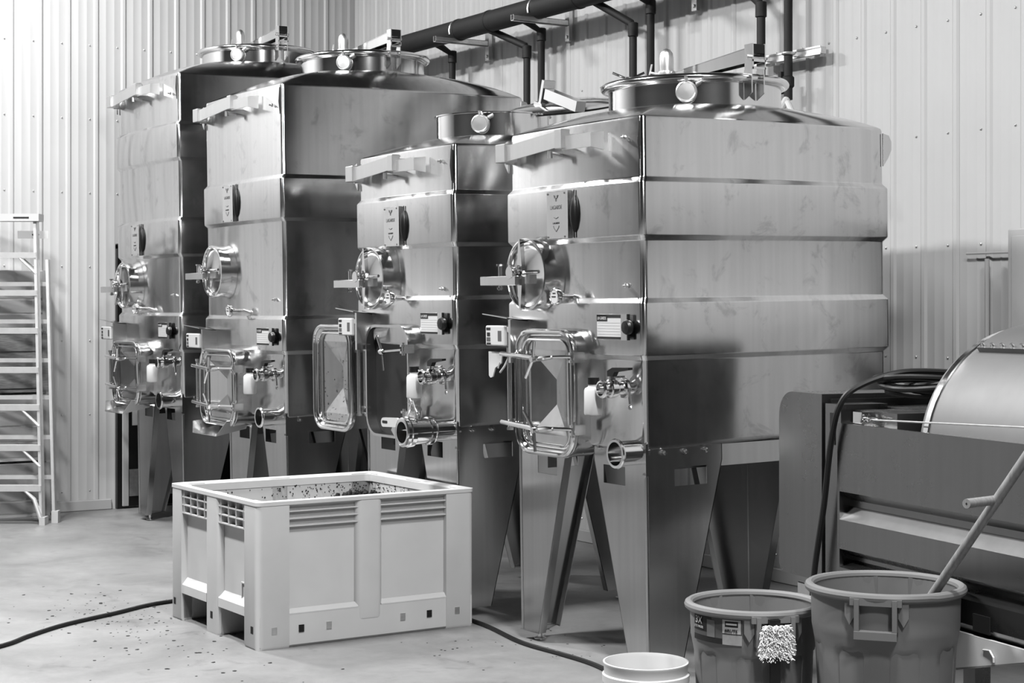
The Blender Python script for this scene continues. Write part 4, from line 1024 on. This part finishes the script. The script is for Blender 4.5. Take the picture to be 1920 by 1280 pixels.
# ================================================================== CANS, BUCKET, TOOLS
def can(X, Y, H, r, rot, label, mat, loop):
    t = empty('trash_can', (X, Y, 0), (0, 0, rot)); tag(t, label, 'trash can', 'grey plastic utility cans')
    n = 72; rs = []
    prof = [(.0, .80), (.02, .82), (.45, .875), (.70, .91), (.76, .935), (.80, .955), (.95, .965), (.985, .97)]
    def flute(a, zn):   # eight raised panels below the collar, broad arches
        if zn > .80: return 0.
        k = (math.cos(8 * a) + .25); k = max(-1, min(1, k * 3.0))
        top = .74 + .05 * k
        f = 1 if zn < top - .03 else max(0, (top + .03 - zn) / .06)
        return -.028 * f * (1 - k) / 2
    zs = [0, .02, .2, .4, .55, .64, .68, .70, .72, .74, .76, .78, .80, .82, .9, .985]
    for zn in zs:
        for i in range(len(prof) - 1):
            if prof[i][0] <= zn <= prof[i + 1][0]:
                u = (zn - prof[i][0]) / (prof[i + 1][0] - prof[i][0]); rr = prof[i][1] + u * (prof[i + 1][1] - prof[i][1])
        rs.append([((rr * r + flute(2 * PI * j / n, zn)) * math.cos(2 * PI * j / n), (rr * r + flute(2 * PI * j / n, zn)) * math.sin(2 * PI * j / n), zn * H) for j in range(n)])
    rs.append([(r * .93 * math.cos(2 * PI * j / n), r * .93 * math.sin(2 * PI * j / n), H * .985) for j in range(n)])
    rs.append([(r * .85 * math.cos(2 * PI * j / n), r * .85 * math.sin(2 * PI * j / n), H * .3) for j in range(n)])
    rs.append([(r * .78 * math.cos(2 * PI * j / n), r * .78 * math.sin(2 * PI * j / n), H * .03) for j in range(n)])
    MB().rings(rs).build('can_body', mat, t, smooth=50)
    MB().torus((0, 0, H - .012), (0, 0, 1), r * .985, .0165, 64, 10).build('can_rim', mat, t)
    for s in (1, -1):
        h = MB(); rr = r * .965
        def hp(a, z, o=0.): return ((rr + o) * s, a, z)   # handle faces local +X
        # two hanging ears and the square loop
        for e in (-1, 1):
            for (a0, a1, zt, zl) in ((.072, .105, H - .02, H - .105),):
                h.prism([(a0, zt), (a1, zt), (a1, zl + .03), ((a0 + a1) / 2, zl), (a0, zl + .03)], lambda a, z: ((math.sqrt(max(0, (rr + .012) ** 2 - a * a))) * s, e * a, z), lambda a, z: ((math.sqrt(max(0, (rr - .01) ** 2 - a * a))) * s, e * a, z))
            h.obox(((rr + .002) * s, e * .062, H - .075), (.022, 0, 0), (0, .008, 0), (0, 0, .06))
        h.obox(((rr + .012) * s, 0, H - .133), (.018, 0, 0), (0, .07, 0), (0, 0, .013))
        h.obox(((rr + .008) * s, 0, H - .024), (.010, 0, 0), (0, .085, 0), (0, 0, .012))
        h.build('can_handle', mat, t, smooth=0)
    return t
face = math.atan2(-4.488 + .5, 6.051 - 1.33)
can1 = can(1.33, -.50, .585, .238, face + math.radians(18), 'smaller grey trash can with a product label and a white duster', 'can2', True)
can2 = can(1.806, -.314, .70, .262, face - math.radians(11), 'larger grey trash can with a wooden paddle, right of the labelled one', 'can', True)
# product label on the small can, wrapped round its collar
lb = empty('tmp'); bpy.data.objects.remove(lb)
def wrap(a, z, o=.0): 
    r = .238 * .958 + .0015 + o
    return (r * math.cos(a), r * math.sin(a), z)
def strip(a0, a1, z0, z1, o, n=10):
    b = MB(); vs = []; 
    for k in range(n + 1):
        a = math.radians(a0 + (a1 - a0) * k / n); vs += [wrap(a, z0, o), wrap(a, z1, o), wrap(a, z1, o - .0012), wrap(a, z0, o - .0012)]
    fs = []
    for k in range(n):
        q = 4 * k
        for i in range(4): fs.append((q + i, q + 4 + i, q + 4 + (i + 1) % 4, q + (i + 1) % 4))
    fs += [(3, 2, 1, 0), (4 * n, 4 * n + 1, 4 * n + 2, 4 * n + 3)]
    return b.add(vs, fs)
lab = strip(-83, -28, .465, .555, .0015, 14).build('product_label', 'midprint', can1, smooth=40)
strip(-83, -58, .50, .555, .002, 6).build('label_dark_block', 'print', lab)
strip(-83, -46, .465, .485, .002, 8).build('label_dark_band', 'print', lab)
strip(-46, -29, .505, .553, .0025, 6).build('label_white_square', 'label', lab)
strip(-46, -28, .465, .50, .002, 6).build('label_worn_corner', 'galv', lab)
strip(-43.5, -31.5, .528, .548, .003, 6).build('label_logo', 'print', lab)
strip(-42.5, -32.5, .535, .541, .0035, 6).build('label_logo_bar', 'label', lab)
strip(-63, -54, .485, .545, .0028, 5).build('label_can_picture', 'can', lab)
def wrap_text(name, body, size, mat, ang, z, o, sx=1.):
    a = math.radians(ang); p = wrap(a, z, o); text_mesh(name, body, size, mat, lab, face_m(p, (-math.sin(a), math.cos(a), 0), (0, 0, 1)), thick=.001, sx=sx)
wrap_text('label_text', '3X', .036, 'label', -74, .536, .004); wrap_text('label_text', 'STRONGER', .011, 'label', -74, .513, .004)
wrap_text('label_text', 'BRUTE', .014, 'print', -37.5, .515, .0045, 1.15)
# small notch label on the big can
# white microfibre duster hanging over the small can's rim
du = empty('duster', (1.33, -.50, 0), (0, 0, face + math.radians(16))); tag(du, 'white shaggy duster with black handle hanging on the smaller can', 'duster')
MB().prism(rrect(.095, .105, .04, 5), lambda a, z: (.262, a, .487 + z), lambda a, z: (.275, a, .487 + z)).build('pad', 'fluff', du)
fb = MB()
for _ in range(900):
    a, z = R_.uniform(-.052, .052), R_.uniform(-.056, .056)
    if abs(a) > .045 and z > .035: continue
    L_ = R_.uniform(.014, .026); q = V(.272, a, .49 + z); e = q + V(L_ * .8, R_.uniform(-.012, .012) + a * .12, R_.uniform(-.018, .006))
    fb.cyl(q, e, .0026, .0016, n=4)
fo = fb.build('fringe', 'fluff', du, smooth=0); fo['kind'] = 'stuff'
MB().prism([(-.05, .0), (.05, 0), (.05, .012), (-.05, .012)], lambda a, z: (.256, a, .424 + z), lambda a, z: (.285, a, .424 + z)).obox((.268, 0, .36), (.006, 0, 0), (0, .018, 0), (0, 0, .07)).build('duster_handle', 'blackplastic', du, smooth=0)
MB().obox((.255, 0, .552), (.012, 0, 0), (0, .02, 0), (0, 0, .012)).build('duster_clip', 'blackplastic', du, smooth=0)

# wooden punch-down paddle standing in the big can
pd_ = empty('wooden_paddle', (0, 0, 0)); tag(pd_, 'pale wooden paddle with a peg handle standing in the larger can', 'paddle')
base = V(1.74, -.24, .06)
def px2w(px, py, depth):
    return V(6.051, -4.488, 1.65) + depth * (Fv + (px - 960) / 3161.4 * Rv + V(0, 0, (575.85 - py) / 3161.4))
pA, pB = px2w(1752, 1110, 5.66), px2w(1925, 855, 5.35)
dirp = (pB - pA).normalized()
pC = pA + dirp * -(pA.z - .10) / dirp.z
pE = pB + dirp * .35
MB().cyl(pC, pE, .0165, n=12).build('shaft', 'wood', pd_)
k0 = px2w(1868, 937, 5.46); k1 = px2w(1812, 944, 5.36)
MB().cyl(k0 + (k0 - k1).normalized() * .015, k1, .0155, n=12).build('peg', 'wood', pd_)
MB().lathe(k1, (k1 - k0), [(.004, -.001), (.003, .001)], 8).build('peg_hole', 'dark', pd_)
MB().obox(pC + dirp * .05, dirp * .1, dirp.cross(V(0, 0, 1)).normalized() * .06, dirp.cross(dirp.cross(V(0, 0, 1))).normalized() * .01).build('blade', 'wood', pd_, smooth=0)

# white bucket
bk = empty('bucket', (1.104, -.818, 0)); tag(bk, 'white plastic bucket on the floor in front of the nearest tank', 'bucket')
MB().lathe((0, 0, 0), (0, 0, 1), [(.0, 0), (.128, 0), (.133, .006), (.150, .29), (.158, .292), (.159, .318), (.152, .322), (.153, .352), (.156, .356), (.156, .362), (.150, .363), (.146, .35), (.130, .02), (.0, .018)], 56, cap=False).build('bucket_body', 'bucketw', bk, smooth=40)
